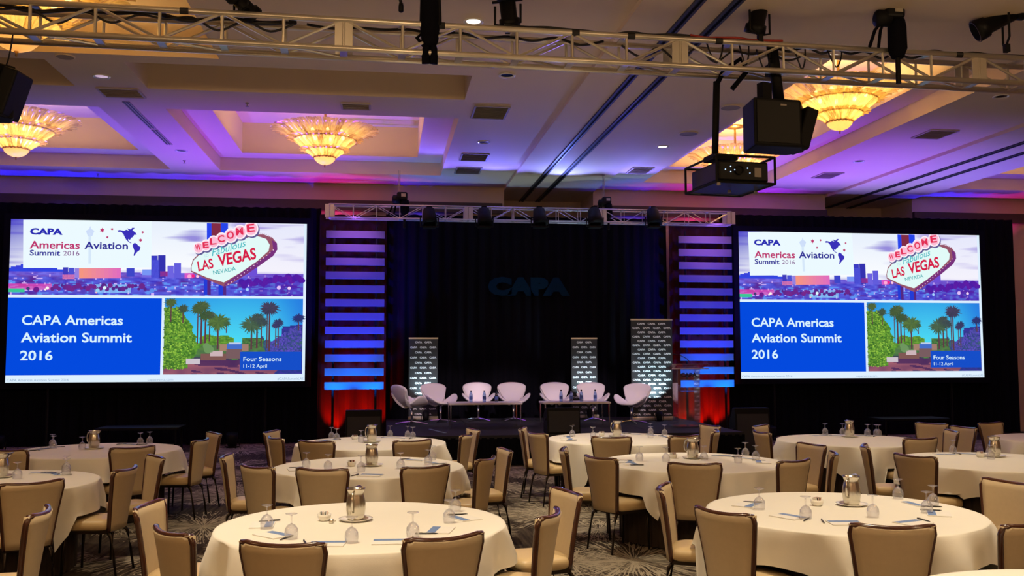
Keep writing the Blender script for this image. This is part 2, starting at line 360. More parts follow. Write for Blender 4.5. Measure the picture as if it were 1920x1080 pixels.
def par_can(label, loc, aim, m=BLACK, s=1.0, group=None, lens=None):
    """small round floor or truss lantern: can, lens, yoke, base"""
    t = thing('par_lantern', label, 'stage light', loc, 0, group)
    d = (Vector(aim)-Vector(loc)).normalized(); q = d.to_track_quat('Z', 'Y').to_matrix(); c = Vector((0, 0, 0.14*s))
    MB().lathe([(0.04*s, -0.13*s), (0.075*s, -0.11*s), (0.09*s, 0.0), (0.10*s, 0.10*s)], 16, q, c).build('can', m, t, True)
    MB().lathe([(0.09*s, 0.101*s), (0.085*s, 0.106*s)], 16, q, c).build('lens', lens or BLACKSATIN, t)
    side = q @ Vector((1, 0, 0)); a = c+side*0.115*s; b = c-side*0.115*s
    MB().path([a, (a.x, a.y, 0.02*s), (b.x, b.y, 0.02*s), b], 0.01*s, 6).build('yoke', m, t)
    MB().box((0, 0, 0.01*s), (0.16*s, 0.16*s, 0.02*s)).build('base', m, t)
    return t
# coloured lanterns: blue from below, indigo from mid stage, violet from the stage truss, red behind
for x in (-0.6, 6.85):
    for dx in (-0.42, 0.42):
        lamp('slat_blue_lamp', 'SPOT', (x+dx, 18.9, 0.75), (x+dx*0.7, 19.28, 1.7), 290, (0.0, 0.16, 1.0), 0.04, 80, 0.8)
    lamp('slat_indigo_lamp', 'SPOT', (x, 17.0, 0.85), (x, 19.3, 2.75), 1250, (0.02, 0.0, 1.0), 0.06, 46, 0.7)
    lamp('slat_violet_lamp', 'SPOT', (x, 18.1, 4.47), (x, 19.3, 4.15), 120, (0.55, 0.16, 1.0), 0.06, 66, 1.0)
    for dx in (-0.40, 0.05, 0.42):
        lamp('red_drape_lamp', 'SPOT', (x+dx, 19.52, 0.08), (x+dx, 19.84, 0.75), 330, (1.0, 0.010, 0.0), 0.03, 56, 0.8)
# ------------------------------------------------------------------ projected slide (flat print, emissive light on the screens)
SW, SH = 5.87, 3.30
class Flat:
    def __init__(s): s.v = []; s.f = []; s.c = []
    def poly(s, pts, col, z=0): 
        n = len(s.v); s.v += [(p[0], -0.0008*z, p[1]) for p in pts]; s.f.append(tuple(range(n, n+len(pts)))); s.c.append(col); return s
    def mesh2(s, v, f, col, z=0):
        n = len(s.v); s.v += [(p[0], -0.0008*z, p[1]) for p in v]
        for q in f: s.f.append(tuple(i+n for i in q)); s.c.append(col)
        return s
    def disc(s, x, y, r, col, z=0, n=14, ry=None):
        ry = ry or r; return s.poly([(x+r*math.cos(2*PI*i/n), y+ry*math.sin(2*PI*i/n)) for i in range(n)], col, z)
    def build(s, name, m):
        me = bpy.data.meshes.new(name); me.from_pydata(s.v, [], s.f); me.materials.append(m)
        at = me.color_attributes.new('ink', 'FLOAT_COLOR', 'CORNER')
        cols = []
        for f, c in zip(s.f, s.c): cols += list((*c, 1.0))*len(f)
        at.data.foreach_set('color', cols); return me
def slide_mat():
    m = bpy.data.materials.new('projected_light'); m.use_nodes = True; nt = m.node_tree; nt.nodes.clear()
    out = nt.nodes.new('ShaderNodeOutputMaterial'); e = nt.nodes.new('ShaderNodeEmission'); a = nt.nodes.new('ShaderNodeVertexColor'); a.layer_name = 'ink'
    e.inputs[1].default_value = 1.0; nt.links.new(a.outputs[0], e.inputs[0]); nt.links.new(e.outputs[0], out.inputs[0]); return m
SLIDE = slide_mat()
def S(r, g, b): return srgb(r, g, b)
# slide coordinates from fractions: u to the right, v down
def P(u, v): return (u*SW, (1-v)*SH)
def Q(X, Y):
    """point read off the left screen (2.7x crop) to slide fractions"""
    top = 55+35*(X-35)/1510; bot = 885-5*(X-10)/1520; v = (Y-top)/(bot-top); xl = 35-25*v; xr = 1545-14*v
    return P((X-xl)/(xr-xl), v)
def Q8(X, Y): return Q((300+X/6.75)*2.7, (400+Y/6.75-390)*2.7)
_rn = random.Random(11); _lat = {}
def vnoise(x, y):
    def h(i, j):
        if (i, j) not in _lat: _lat[i, j] = _rn.random()
        return _lat[i, j]
    i, j = math.floor(x), math.floor(y); a, b = x-i, y-j; a = a*a*(3-2*a); b = b*b*(3-2*b)
    return (h(i, j)*(1-a)+h(i+1, j)*a)*(1-b)+(h(i, j+1)*(1-a)+h(i+1, j+1)*a)*b
def lerp(c, d, t): t = max(0, min(1, t)); return tuple(p*(1-t)+q*t for p, q in zip(c, d))

# --- skyline picture
sky = Flat(); V0, V1 = 0.0, 0.464; NU, NV = 190, 62
def skyline(u, v):
    t = v/V1
    if t < 0.70:
        cl = vnoise(u*5+3, v*34)*0.65+vnoise(u*13, v*60+9)*0.35
        c = lerp(S(222, 234, 252), S(250, 252, 255), 0.3+1.1*t)
        dark = S(150, 140, 220) if u > 0.5 else S(165, 160, 228)
        c = lerp(c, dark, max(0, cl-0.62)*4.0*(1.1-0.9*t))
        if u < 0.10: c = lerp(S(70, 60, 200), c, min(1, u/0.1*0.2+t*1.3))
        if u > 0.66: c = lerp(c, S(226, 208, 246), 0.25)
        hill = 0.655 - 0.075*math.exp(-((u-0.075)/0.06)**2) + 0.03*max(0, (u-0.1)*6)
        if u < 0.18 and t > hill: return lerp(S(45, 75, 230), S(60, 60, 215), vnoise(u*40, v*40))
        return c
    n1 = vnoise(u*70, v*120); n2 = vnoise(u*26+7, v*60+4); n3 = vnoise(u*120+5, v*160)
    c = lerp(S(60, 45, 190), S(110, 120, 245), n1*0.9)
    c = lerp(c, S(90, 40, 150), max(0, n2-0.55)*2.4)
    if n3 > 0.87: c = lerp(c, S(225, 190, 255), 0.8)
    if n1 > 0.70 and t > 0.8: c = lerp(c, S(95, 160, 250), 0.7)
    if u < 0.14 and 0.86 < t < 0.93: c = lerp(c, S(230, 70, 170), 0.7)
    if u < 0.05 and 0.92 < t < 0.97: c = S(60, 200, 150)
    if u > 0.8: c = lerp(c, S(80, 30, 175), 0.55)
    if 0.28 < u < 0.40 and 0.86 < t < 0.96: c = lerp(c, S(150, 215, 255), 0.6)
    if t < 0.76: c = lerp(c, S(150, 110, 220), 0.3)
    return c
for i in range(NU):
    for j in range(NV):
        u0, u1 = i/NU*0.990, (i+1)/NU*0.990; v0, v1 = V0+(V1-V0)*j/NV, V0+(V1-V0)*(j+1)/NV
        sky.poly([P(u0, v1), P(u1, v1), P(u1, v0), P(u0, v0)], skyline((u0+u1)/2, (v0+v1)/2), 1)
def qrect(fl, X0, Y0, X1, Y1, col, z): fl.poly([Q(X0, Y1), Q(X1, Y1), Q(X1, Y0), Q(X0, Y0)], col, z)
qrect(sky, 95, 59, 736, 306, S(236, 250, 255), 2)
qrect(sky, 418, 128, 432, 285, S(214, 232, 250), 3); sky.poly([Q(405, 118), Q(415, 145), Q(437, 145), Q(448, 118), Q(432, 108), Q(427, 92), Q(422, 108)], S(206, 222, 250), 3)
for X0, Y0, X1, Y1, c in ((292, 303, 318, 360, (62, 60, 190)), (320, 306, 348, 358, (75, 80, 210)), (350, 308, 372, 358, (150, 130, 225)), (610, 309, 650, 352, (62, 70, 200)), (735, 246, 768, 356, (60, 60, 195)),
                          (738, 268, 775, 360, (80, 85, 220)), (770, 244, 808, 358, (52, 50, 175)), (818, 298, 850, 362, (110, 100, 225)), (852, 284, 887, 362, (98, 92, 220)), (780, 326, 822, 352, (150, 50, 140)),
                          (1235, 306, 1282, 352, (110, 80, 215)), (290, 340, 350, 362, (225, 120, 170)), (690, 316, 735, 345, (120, 150, 245)), (905, 335, 950, 362, (215, 90, 200))): qrect(sky, X0, Y0, X1, Y1, S(*c), 3)
for k in range(10): qrect(sky, 372+k*21, 308, 372+(k+1)*21, 360, lerp(S(245, 150, 130), S(225, 110, 190), k/9), 3)
for X, Y, r, c in ((215, 408, 9, (255, 245, 240)), (205, 415, 6, (255, 240, 235)), (465, 420, 11, (150, 215, 245)), (500, 408, 10, (225, 250, 255)), (458, 432, 5, (250, 190, 190)), (930, 352, 12, (255, 170, 215)), (950, 350, 10, (240, 40, 130)), (972, 352, 9, (255, 200, 230)),
                   (1230, 420, 9, (170, 210, 255)), (1395, 412, 12, (225, 190, 250)), (1450, 415, 10, (240, 210, 245)), (120, 410, 10, (70, 60, 120)), (160, 415, 16, (110, 30, 140))):
    x, y = Q(X, Y); sky.disc(x, y, r*0.0035, S(*c), 4)
for k in range(46):
    X = 1200+k*7.2; Y = 392+10*math.sin(k*0.9)-18*(k > 20); x, y = Q(X, Y-12*_rn.random()); sky.disc(x, y, 0.03+0.05*_rn.random(), S(70+_rn.randint(0, 35), 30, 165), 3, 9)
for k in range(30):
    X = 240+k*16; x, y = Q(X, 395+22*_rn.random()); sky.disc(x, y, 0.03+0.035*_rn.random(), S(80+_rn.randint(0, 40), 40, 140), 3, 8)
# --- the roadside sign in the picture
for a in ((525, 135, 600, 345), (705, 135, 800, 300)): sky.poly([Q8(a[0], a[3]), Q8(a[2], a[3]-20), Q8(a[2], a[1]+6), Q8(a[0], a[1])], S(40, 70, 235), 4)
sky.poly([Q8(585, 330), Q8(705, 290), Q8(705, 142), Q8(585, 138)], S(130, 45, 70), 5)
for a in ((485, 850, 530, 1048), (675, 900, 735, 1055)): sky.poly([Q8(a[0], a[3]), Q8(a[2], a[3]), Q8(a[2], a[1]), Q8(a[0], a[1])], S(35, 60, 215), 4)
for a in ((530, 850, 575, 1050), (735, 905, 775, 1056)): sky.poly([Q8(a[0], a[3]), Q8(a[2], a[3]), Q8(a[2], a[1]), Q8(a[0], a[1])], S(85, 40, 130), 4)
outer = [(318, 700), (322, 755), (520, 850), (740, 942), (800, 930), (1000, 815), (1200, 690), (1390, 560), (1445, 480), (1440, 400), (1380, 330), (1260, 285), (1120, 285), (700, 420), (430, 520), (345, 600)]
sky.poly([Q8(*p) for p in outer], S(150, 85, 105), 6)
side = [(740, 942), (1000, 815), (1200, 690), (1390, 560), (1445, 480), (1440, 400), (1375, 360), (1390, 470), (1330, 540), (760, 905)]
sky.poly([Q8(*p) for p in side], S(120, 50, 125), 7)
face = [(328, 690), (330, 742), (530, 830), (745, 892), (960, 770), (1180, 625), (1330, 495), (1345, 420), (1300, 345), (1200, 312), (1120, 305), (700, 440), (440, 530), (355, 610)]
sky.poly([Q8(*p) for p in face], S(226, 250, 248), 8)
for k in range(15):
    t = k/14; X = 800+t*590; Y = 915-t*430*(0.9+0.1*t); x, y = Q8(X, Y); sky.disc(x, y, 0.011, S(255, 215, 235), 9, 7)
for k in range(9): x, y = Q8(1180+k*24, 268+k*k*0.9); sky.disc(x, y, 0.010, S(160, 70, 120), 9, 6)
for ch, X, Y, r in (('W', 418, 452, 62), ('E', 515, 422, 62), ('L', 612, 378, 68), ('C', 716, 345, 72), ('O', 836, 300, 78), ('M', 956, 254, 78), ('E', 1102, 212, 84)):
    x, y = Q8(X+14, Y+18); sky.disc(x, y, r*0.0018, S(95, 90, 150), 9, 18, r*0.0020)
    x, y = Q8(X, Y); sky.disc(x, y, r*0.00175, S(255, 240, 248), 10, 18, r*0.0020); sky.disc(x, y, r*0.00140, S(252, 190, 215), 11, 18, r*0.0016)
    hw = r*0.00100; v, f = fit_text(ch, x-hw*0.95, x+hw*0.95, y-hw*0.95, hw*2.0, 0.03, 0, 0.12); sky.mesh2(v, f, S(228, 45, 85), 12)
def sign_text(b, X0, Y0, X1, Y1, capX, col, bold, shear):
    p = Q8(X0, Y0); q = Q8(X1, Y1); L_ = math.hypot(q[0]-p[0], q[1]-p[1]); rot = math.atan2(q[1]-p[1], q[0]-p[0])
    v, f = fit_text(b, p[0], p[0]+L_, p[1], capX, bold, shear, rot)
    sky.mesh2(v, f, col, 12)
sign_text('LAS', 418, 752, 622, 706, 0.205, S(214, 30, 72), 0.025, 0.12)
sign_text('VEGAS', 690, 690, 1180, 596, 0.245, S(214, 30, 72), 0.03, 0.12)
sign_text('Fabulous', 592, 560, 1045, 430, 0.145, S(60, 185, 195), 0.0, 0.45)
sign_text('TO', 495, 578, 552, 562, 0.06, S(170, 225, 230), 0.0, 0.0)
sign_text('NEVADA', 612, 793, 905, 740, 0.082, S(70, 175, 180), 0.01, 0.0)
# --- logo block
logo = Flat()
INK = S(42, 44, 178); MAG = S(190, 50, 110)
def ltext(b, X0, Xe, Yb, Yt, col, bold, shear=0.0, z=6):
    p = Q(X0, Yb); q = Q(Xe, Yb); cap = Q(X0, Yt)[1]-p[1]
    v, f = fit_text(b, p[0], q[0], p[1], cap, bold, shear); logo.mesh2(v, f, col, z)
ltext('CAPA', 128, 290, 135, 102, INK, 0.05)
ltext('Americas', 127, 375, 206, 167, MAG, 0.02); ltext('Aviation', 398, 617, 210, 172, S(48, 46, 150), 0.02)
ltext('Summit', 127, 278, 242, 213, S(48, 46, 150), 0.02); ltext('2016', 293, 373, 243, 220, S(120, 52, 130), 0.0)
def star(X, Y, r, col):
    x, y = Q(X, Y); r *= 0.0038
    logo.poly([(x+(r if i % 2 == 0 else r*0.5)*math.sin(PI*i/6), y+(r if i % 2 == 0 else r*0.5)*math.cos(PI*i/6)) for i in range(12)], col, 6)
for X, Y, r in ((487, 115, 14), (537, 110, 8), (513, 151, 8), (692, 127, 8), (681, 167, 11)): star(X, Y, r, MAG)
NA = [(563, 117), (575, 114), (598, 119), (608, 113), (622, 118), (612, 106), (632, 112), (638, 103), (652, 104), (640, 116), (655, 128), (662, 139), (648, 140), (643, 150), (634, 155), (626, 166), (618, 160), (619, 170), (627, 176), (636, 181), (630, 182), (620, 176), (608, 164), (600, 150), (594, 136), (583, 124), (568, 124)]
SA = [(642, 186), (652, 180), (662, 186), (670, 195), (681, 203), (676, 218), (664, 227), (655, 238), (650, 247), (645, 245), (650, 222), (644, 205), (640, 196)]
for pl in (NA, SA): logo.poly([Q(*p) for p in pl], S(58, 48, 185), 6)
# --- title panel
panel = Flat(); panel.poly([P(0, 0.955), P(0.506, 0.955), P(0.506, 0.482), P(0, 0.482)], S(4, 74, 222), 1)
for b, X0, Xe, Yb in (('CAPA Americas', 90, 592, 594), ('Aviation Summit', 85, 637, 682), ('2016', 82, 242, 773)):
    p = Q(X0, Yb); q = Q(Xe, Yb); v, f = fit_text(b, p[0], q[0], p[1], 0.195, 0.019); panel.mesh2(v, f, S(216, 244, 255), 6)
# --- garden picture
gard = Flat(); GU0, GU1, GV0, GV1 = 0.516, 0.990, 0.480, 0.954
def gfrac(X, Y): return P(GU0+(X-12)/1050*(GU1-GU0), GV0+(Y-468)/550*(GV1-GV0))
def garden(a, b):
    n1 = vnoise(a*38, b*30); n2 = vnoise(a*90+3, b*70); n3 = vnoise(a*16, b*16+8)
    c = lerp(S(20, 110, 225), S(80, 225, 245), 0.15+0.9*b+0.25*math.sin(a*3))
    if a > 0.8: c = lerp(c, S(40, 120, 225), (a-0.8)*4)
    hor = 0.60
    if b > hor: c = lerp(S(90, 130, 70), S(60, 95, 75), n1)
    if 0.25 < a < 0.5 and 0.47+0.06*n3 < b < 0.62: c = lerp(S(120, 175, 60), S(60, 110, 45), n2)
    if 0.56 < a < 0.72 and 0.52 < b < 0.66: c = lerp(S(90, 140, 70), S(50, 80, 60), n2)
    if b > 0.80+0.02*n3: c = lerp(S(160, 95, 110), S(120, 70, 100), n3)
    if b > 0.78 and 0.2 < a < 0.75 and vnoise(a*14-b*20, b*30) > 0.52: c = lerp(c, S(60, 35, 90), 0.8)
    edge = 0.20-0.13*abs(b-0.62)*2+0.05*n3
    if a < edge+0.03 and 0.13 < b < 0.92: c = lerp(S(120, 185, 60), S(40, 85, 40), n1*0.6+n2*0.5)
    if a > 0.78+0.10*(1-b)+0.06*n3-0.02 and 0.34+0.22*(1-a) < b: c = lerp(S(70, 50, 165), S(25, 60, 120), n1*0.6+n2*0.4)
    if 0.70 < a and 0.5 < b < 0.72 and n3 > 0.45: c = lerp(S(70, 110, 110), S(45, 60, 130), n2)
    return c
GN, GM = 150, 90
for i in range(GN):
    for j in range(GM):
        a0, a1, b0, b1 = i/GN, (i+1)/GN, j/GM, (j+1)/GM
        gp = lambda a, b: P(GU0+a*(GU1-GU0), GV0+b*(GV1-GV0))
        gard.poly([gp(a0, b1), gp(a1, b1), gp(a1, b0), gp(a0, b0)], garden((a0+a1)/2, (b0+b1)/2), 1)
for k in range(1100):   # leaf clumps of the shrubs
    b_ = _rn.uniform(0.12, 0.93); lim = 0.225-0.26*abs(b_-0.60); a_ = _rn.uniform(0.0, max(0.04, lim))
    x, y = P(GU0+a_*(GU1-GU0), GV0+b_*(GV1-GV0)); q = _rn.random()
    gard.disc(x, y, 0.010+0.020*_rn.random(), lerp(S(55, 105, 40), S(165, 215, 75), q*q), 2, 5, 0.008+0.014*_rn.random())
for k in range(800):
    a_ = _rn.uniform(0.74, 0.99); b_ = _rn.uniform(max(0.36, 0.62-(a_-0.74)*1.3), 0.80); x, y = P(GU0+a_*(GU1-GU0), GV0+b_*(GV1-GV0))
    gard.disc(x, y, 0.010+0.016*_rn.random(), lerp(S(40, 70, 110), S(100, 80, 200), _rn.random()), 2, 6)
def palm(X, Yt, Yb, r, fc, tc, wd=9):
    x, y = gfrac(X, Yt); x2, y2 = gfrac(X, Yb); h = wd*0.0013
    gard.poly([(x2-h*1.2, y2), (x2+h*1.2, y2), (x+h, y), (x-h, y)], tc, 3)
    for k in range(34):
        a = 2*PI*k/34+_rn.uniform(-.1, .1); R = r*0.0031*_rn.uniform(0.75, 1.05)*(0.85 if math.sin(a) < -0.3 else 1)
        d = (math.cos(a), math.sin(a)*0.85); nrm = (-d[1]*0.016*r/60, d[0]*0.016*r/60)
        gard.poly([(x, y), (x+d[0]*R*0.55+nrm[0], y+d[1]*R*0.55+nrm[1]), (x+d[0]*R, y+d[1]*R-0.12*R), (x+d[0]*R*0.5-nrm[0], y+d[1]*R*0.5-nrm[1])], lerp(fc, S(30, 60, 50), _rn.random()*0.5), 4)
TR = S(95, 60, 70)
for a in ((60, 500, 640, 50, (90, 110, 60)), (150, 545, 650, 48, (75, 90, 70)), (262, 548, 800, 58, (80, 100, 60)), (290, 525, 800, 62, (85, 105, 65)), (320, 590, 830, 60, (70, 95, 60)), (352, 590, 780, 45, (80, 90, 70)), (415, 640, 840, 92, (95, 125, 65)), (480, 650, 720, 30, (70, 100, 70)),
          (670, 660, 840, 90, (80, 105, 80)), (712, 610, 830, 60, (75, 85, 85)), (745, 640, 820, 55, (70, 80, 90)), (788, 560, 830, 40, (70, 60, 100)), (806, 540, 850, 78, (75, 65, 100)), (855, 665, 820, 36, (70, 60, 110)), (874, 645, 830, 46, (60, 60, 110)), (1030, 610, 700, 50, (50, 50, 130))):
    palm(a[0], a[1], a[2], a[3], S(*a[4]), TR, 8 if a[3] < 60 else 12)
def grect(X0, Y0, X1, Y1, c, z=5): gard.poly([gfrac(X0, Y1), gfrac(X1, Y1), gfrac(X1, Y0), gfrac(X0, Y0)], S(*c), z)
grect(290, 870, 480, 918, (128, 88, 84)); grect(360, 850, 455, 888, (205, 180, 185), 6); grect(480, 835, 600, 905, (120, 92, 96)); grect(485, 795, 600, 835, (70, 110, 200), 6); grect(500, 788, 590, 800, (190, 205, 235), 7)
grect(430, 800, 490, 850, (165, 130, 110)); grect(600, 800, 650, 850, (160, 125, 110)); grect(180, 905, 285, 945, (205, 195, 205), 4)
for X, Y, r in ((345, 835, 36), (330, 815, 26), (365, 840, 24)): 
    x, y = gfrac(X, Y); gard.disc(x, y, r*0.0026, S(110, 150, 95), 6, 12)
grect(586, 856, 1056, 990, (22, 78, 200), 8)
for b, X0, Xe, Yb, cap, bd in (('Four Seasons', 612, 903, 924, 0.088, 0.014), ('11-12 April', 613, 792, 972, 0.072, 0.004)):
    p = gfrac(X0, Yb); q = gfrac(Xe, Yb); v, f = fit_text(b, p[0], q[0], p[1], cap, bd); gard.mesh2(v, f, S(215, 244, 255), 12)
# --- white ground and footer line
ground = Flat(); ground.poly([P(0, 1), P(1, 1), P(1, 0), P(0, 0)], S(222, 240, 255), 0)
for b, u0, u1 in (('CAPA Americas Aviation Summit 2016', 0.005, 0.205), ('capaevents.com', 0.465, 0.55), ('#CAPASummitLAS', 0.905, 0.995)):
    p = P(u0, 0.992); v, f = fit_text(b, p[0], u1*SW, p[1], 0.05, 0.0); ground.mesh2(v, f, S(150, 175, 205), 3)
SLIDE_ME = [('slide_ground', ground.build('slide_ground', SLIDE)), ('skyline_picture', sky.build('skyline_picture', SLIDE)), ('logo_lettering', logo.build('logo_lettering', SLIDE)),
            ('title_panel', panel.build('title_panel', SLIDE)), ('garden_picture', gard.build('garden_picture', SLIDE))]
def screen(x0, zb, label):
    t = thing('projection_screen', label, 'projection screen', (x0, 19.92, zb), 0, 'projection screens either side of the stage')
    f = MB()
    for c, d in (((SW/2, 0.03, -0.06), (SW+0.24, 0.06, 0.12)), ((SW/2, 0.03, SH+0.06), (SW+0.24, 0.06, 0.12)), ((-0.06, 0.03, SH/2), (0.12, 0.06, SH)), ((SW+0.06, 0.03, SH/2), (0.12, 0.06, SH))): f.box(c, d)
    f.build('frame', VELVET, t)
    MB().box((SW/2, 0.05, SH/2), (SW, 0.02, SH)).build('screen_cloth', WHITE, t)
    for n, me in SLIDE_ME: inst(n, me, t, (0, 0.03, 0))['kind'] = 'stuff'
    for s in (0.8, SW-0.8): 
        MB().tube((s, 0.08, -zb), (s, 0.08, -0.1), 0.03, 8).build('leg', BLACK, t)
screen(-7.50, 1.305, 'lit projection screen with the slide larger in view, left of the stage')
screen(7.86, 1.305, 'lit projection screen with the slide, right of the acrylic lectern')
# thin navy logo letters just in front of the centre drape
v, f = fit_text('CAPA', 0, 1.80, 0, 0.40, 0.08)
b = MB()
b.add([(p[0], -0.004, p[1]) for p in v], f)
o = b.build('backdrop_logo', mat('navy_logo', (0.006, 0.026, 0.055), 0.95, spec=0.0), DRAPE_C, loc=(2.21, 19.94, 3.12))
md = o.modifiers.new('thickness', 'SOLIDIFY'); md.thickness = 0.01
o['label'] = 'dim navy CAPA logo'; o['kind'] = 'stuff'
# ------------------------------------------------------------------ stage furniture
def catmull(pts, n):
    out = []; k = len(pts)
    for i in range(k):
        p0, p1, p2, p3 = [Vector(pts[(i+d) % k]) for d in (-1, 0, 1, 2)]
        for j in range(n):
            t = j/n; out.append(0.5*((2*p1)+(-p0+p2)*t+(2*p0-5*p1+4*p2-p3)*t*t+(-p0+3*p1-3*p2+p3)*t**3))
    return out
def make_swan(label):
    t = thing('swan_chair', label, 'armchair', (0, 0, 0.5), 0, 'white panel chairs on the stage')
    half = [(0, 0.29, 0.03), (0.17, 0.26, 0.04), (0.29, 0.19, 0.12), (0.355, 0.06, 0.20), (0.33, -0.05, 0.19), (0.22, -0.14, 0.07), (0.20, -0.20, 0.10), (0.255, -0.26, 0.22), (0.31, -0.30, 0.31), (0.265, -0.335, 0.385), (0.135, -0.355, 0.42)]
    rim = half+[(0, -0.36, 0.43)]+[(-x, y, z) for x, y, z in half[:0:-1]]
    rim = catmull(rim, 4); n = len(rim); c = Vector((0, 0.0, 0)); K = 8; b = MB(); v = [(0, 0, 0.345)]
    for k in range(1, K+1):
        s = k/K
        for p in rim:
            a = s**0.72; g = s**2.1
            lat = 1.0
            v.append((p.x*a*lat, p.y*a, 0.345+p.z*g))
    f = [(0, 1+i, 1+(i+1) % n) for i in range(n)]
    for k in range(K-1):
        f += [(1+k*n+i, 1+k*n+(i+1) % n, 1+(k+1)*n+(i+1) % n, 1+(k+1)*n+i) for i in range(n)]
    o = b.add(v, f).build('shell', WHITE, t, True)
    md = o.modifiers.new('thickness', 'SOLIDIFY'); md.thickness = 0.045; md.offset = -1.0
    md = o.modifiers.new('smooth', 'SUBSURF'); md.levels = 1; md.render_levels = 1
    MB().tube((0, 0, 0.03), (0, 0, 0.33), 0.022, 10).build('column', CHROME, t, True)
    for k in range(4):
        a = PI/4+k*PI/2; MB().path([(0, 0, 0.055), (0.16*math.cos(a), 0.16*math.sin(a), 0.04), (0.32*math.cos(a), 0.32*math.sin(a), 0.014)], [0.018, 0.015, 0.011], 6).build('foot', CHROME, t)
    return t
SWANS = [(772, 796, -62, 'white swan chair turned side-on at the end of the row beside a small banner'), (826, 792, -152, 'white swan chair second from the side-on one, angled inward beside the small banner'),
         (897, 789, 180, 'white swan chair facing the room behind the first coffee table, first of two'), (963, 789, 180, 'white swan chair facing the room behind the first coffee table, second of two'),
         (1043, 789, 176, 'white swan chair facing the room behind the second coffee table, beside the wedge speaker'), (1112, 789, 176, 'white swan chair facing the room in front of the small banner'),
         (1184, 794, 140, 'white swan chair turned inward next to the tall banner')]
sw0 = None
for x, y, a, lb in SWANS:
    p = onz(x, y, 0.5)
    if sw0 is None: sw0 = make_swan(lb); sw0.location = p; sw0.rotation_euler[2] = math.radians(a)
    else: clone(sw0, p, math.radians(a), lb)
def low_table(x0, x1, y0, y1, label):
    cx, cy = (x0+x1)/2, (y0+y1)/2; t = thing('coffee_table', label, 'coffee table', (cx, cy, 0.5), 0, 'white coffee tables on the stage'); hx, hy = (x1-x0)/2, (y1-y0)/2
    bevel(MB().box((0, 0, 0.455), (hx*2, hy*2, 0.035)).build('table_top', WHITE, t), 0.006)
    for sx in (-1, 1):
        for sy in (-1, 1): MB().tube((sx*(hx-0.03), sy*(hy-0.03), 0), (sx*(hx-0.03), sy*(hy-0.03), 0.44), 0.014, 8).build('leg', CHROME, t)
low_table(1.18, 2.52, 17.0, 17.6, 'long white coffee table with three water bottles, near the small banner')
low_table(2.92, 4.18, 17.0, 17.6, 'long white coffee table with four water bottles, near the tall banner')
WATER = clear('water_bottle_plastic', (0.55, 0.68, 0.90), 0.12); BOTLAB = mat('blue_bottle_label', (0.10, 0.18, 0.55), 0.4)
bt0 = None
for i, x in enumerate((883, 908, 931, 1052, 1071, 1090, 1116)):
    p = ony(x, 752, 17.25); p.z = 0.973
    lb = 'small water bottle on the coffee table near the small banner, %s of three' % ('first', 'second', 'third')[i] if i < 3 else 'small water bottle on the coffee table near the tall banner, %s of four' % ('first', 'second', 'third', 'fourth')[i-3]
    if bt0 is None:
        bt0 = thing('water_bottle', lb, 'bottle', p, 0, 'water bottles on the coffee tables')
        MB().lathe([(0.001, 0), (0.033, 0.002), (0.033, 0.13), (0.024, 0.165), (0.013, 0.185), (0.013, 0.20)], 14).build('body', WATER, bt0, True)
        MB().lathe([(0.0338, 0.05), (0.0338, 0.11)], 14, cap=False).build('paper_label', BOTLAB, bt0, True)
        MB().lathe([(0.015, 0.198), (0.015, 0.218), (0.001, 0.22)], 12).build('cap', BLACKSATIN, bt0)
    else: clone(bt0, p, 0.3*i, lb)
# ------------------------------------------------------------------ printed banners
BANNERCLOTH = mat('black_banner_vinyl', (0.020, 0.024, 0.028), 0.5); BANNERINK = mat('white_banner_print', (0.72, 0.76, 0.78), 0.6)
def banner(x0, x1, Y, zt, rows, ncol, label, up_w):
    wd = x1-x0; h = zt-0.5; t = thing('pull_up_banner', label, 'banner', ((x0+x1)/2, Y, 0.5), 0, 'repeat-print banners on the stage')
    MB().box((0, 0, 0.06+(h-0.08)/2), (wd, 0.006, h-0.08)).build('banner_sheet', BANNERCLOTH, t)
    MB().box((0, 0, h-0.015), (wd+0.01, 0.025, 0.03)).build('top_rail', ALU, t)
    bevel(MB().box((0, 0, 0.04), (wd+0.03, 0.16, 0.07)).build('base_cassette', ALU, t), 0.012)
    MB().tube((0, 0.03, 0.06), (0, 0.03, h-0.02), 0.009, 6).build('support_pole', ALU, t)
    b = MB(); pw = wd/ncol
    for r in range(rows):
        z = h-0.10-(h-0.22)*r/(rows-1); k = ncol if r % 2 else ncol-1
        for c in range(k):
            xc = (c-(k-1)/2)*pw; v, f = fit_text('CAPA', xc-pw*0.37, xc+pw*0.37, z-0.02, 0.042, 0.06); b.add([(p[0], -0.0045, p[1]) for p in v], f)
    b.build('printed_pattern', BANNERINK, t)['kind'] = 'stuff'
    lamp('banner_lamp', 'SPOT', ((x0+x1)/2+0.05, Y-0.26, 0.80), ((x0+x1)/2, Y, 1.9), up_w*4.5, (0.62, 0.90, 1.0), 0.03, 95, 0.9)
    return t
banner(0.515, 1.115, 19.62, 2.21, 15, 3, 'small black pull-up banner printed with white logos behind the side-on swan chair', 16)
banner(3.96, 4.52, 19.6, 2.21, 15, 3, 'small black pull-up banner printed with white logos behind the second coffee table', 16)
banner(5.04, 5.92, 18.75, 2.58, 22, 4, 'tall black pull-up banner printed with white logos beside the lectern', 26)
for i, (x, Y, w_) in enumerate(((0.86, 19.33, 'banner behind the side-on swan chair'), (4.29, 19.3, 'banner behind the second coffee table'), (5.53, 18.45, 'tall banner beside the lectern'))):
    par_can('small black floor lantern shining up the ' + w_, (x, Y, 0.5), (x, Y+0.4, 1.5), BLACK, 0.75, 'banner floor lanterns')
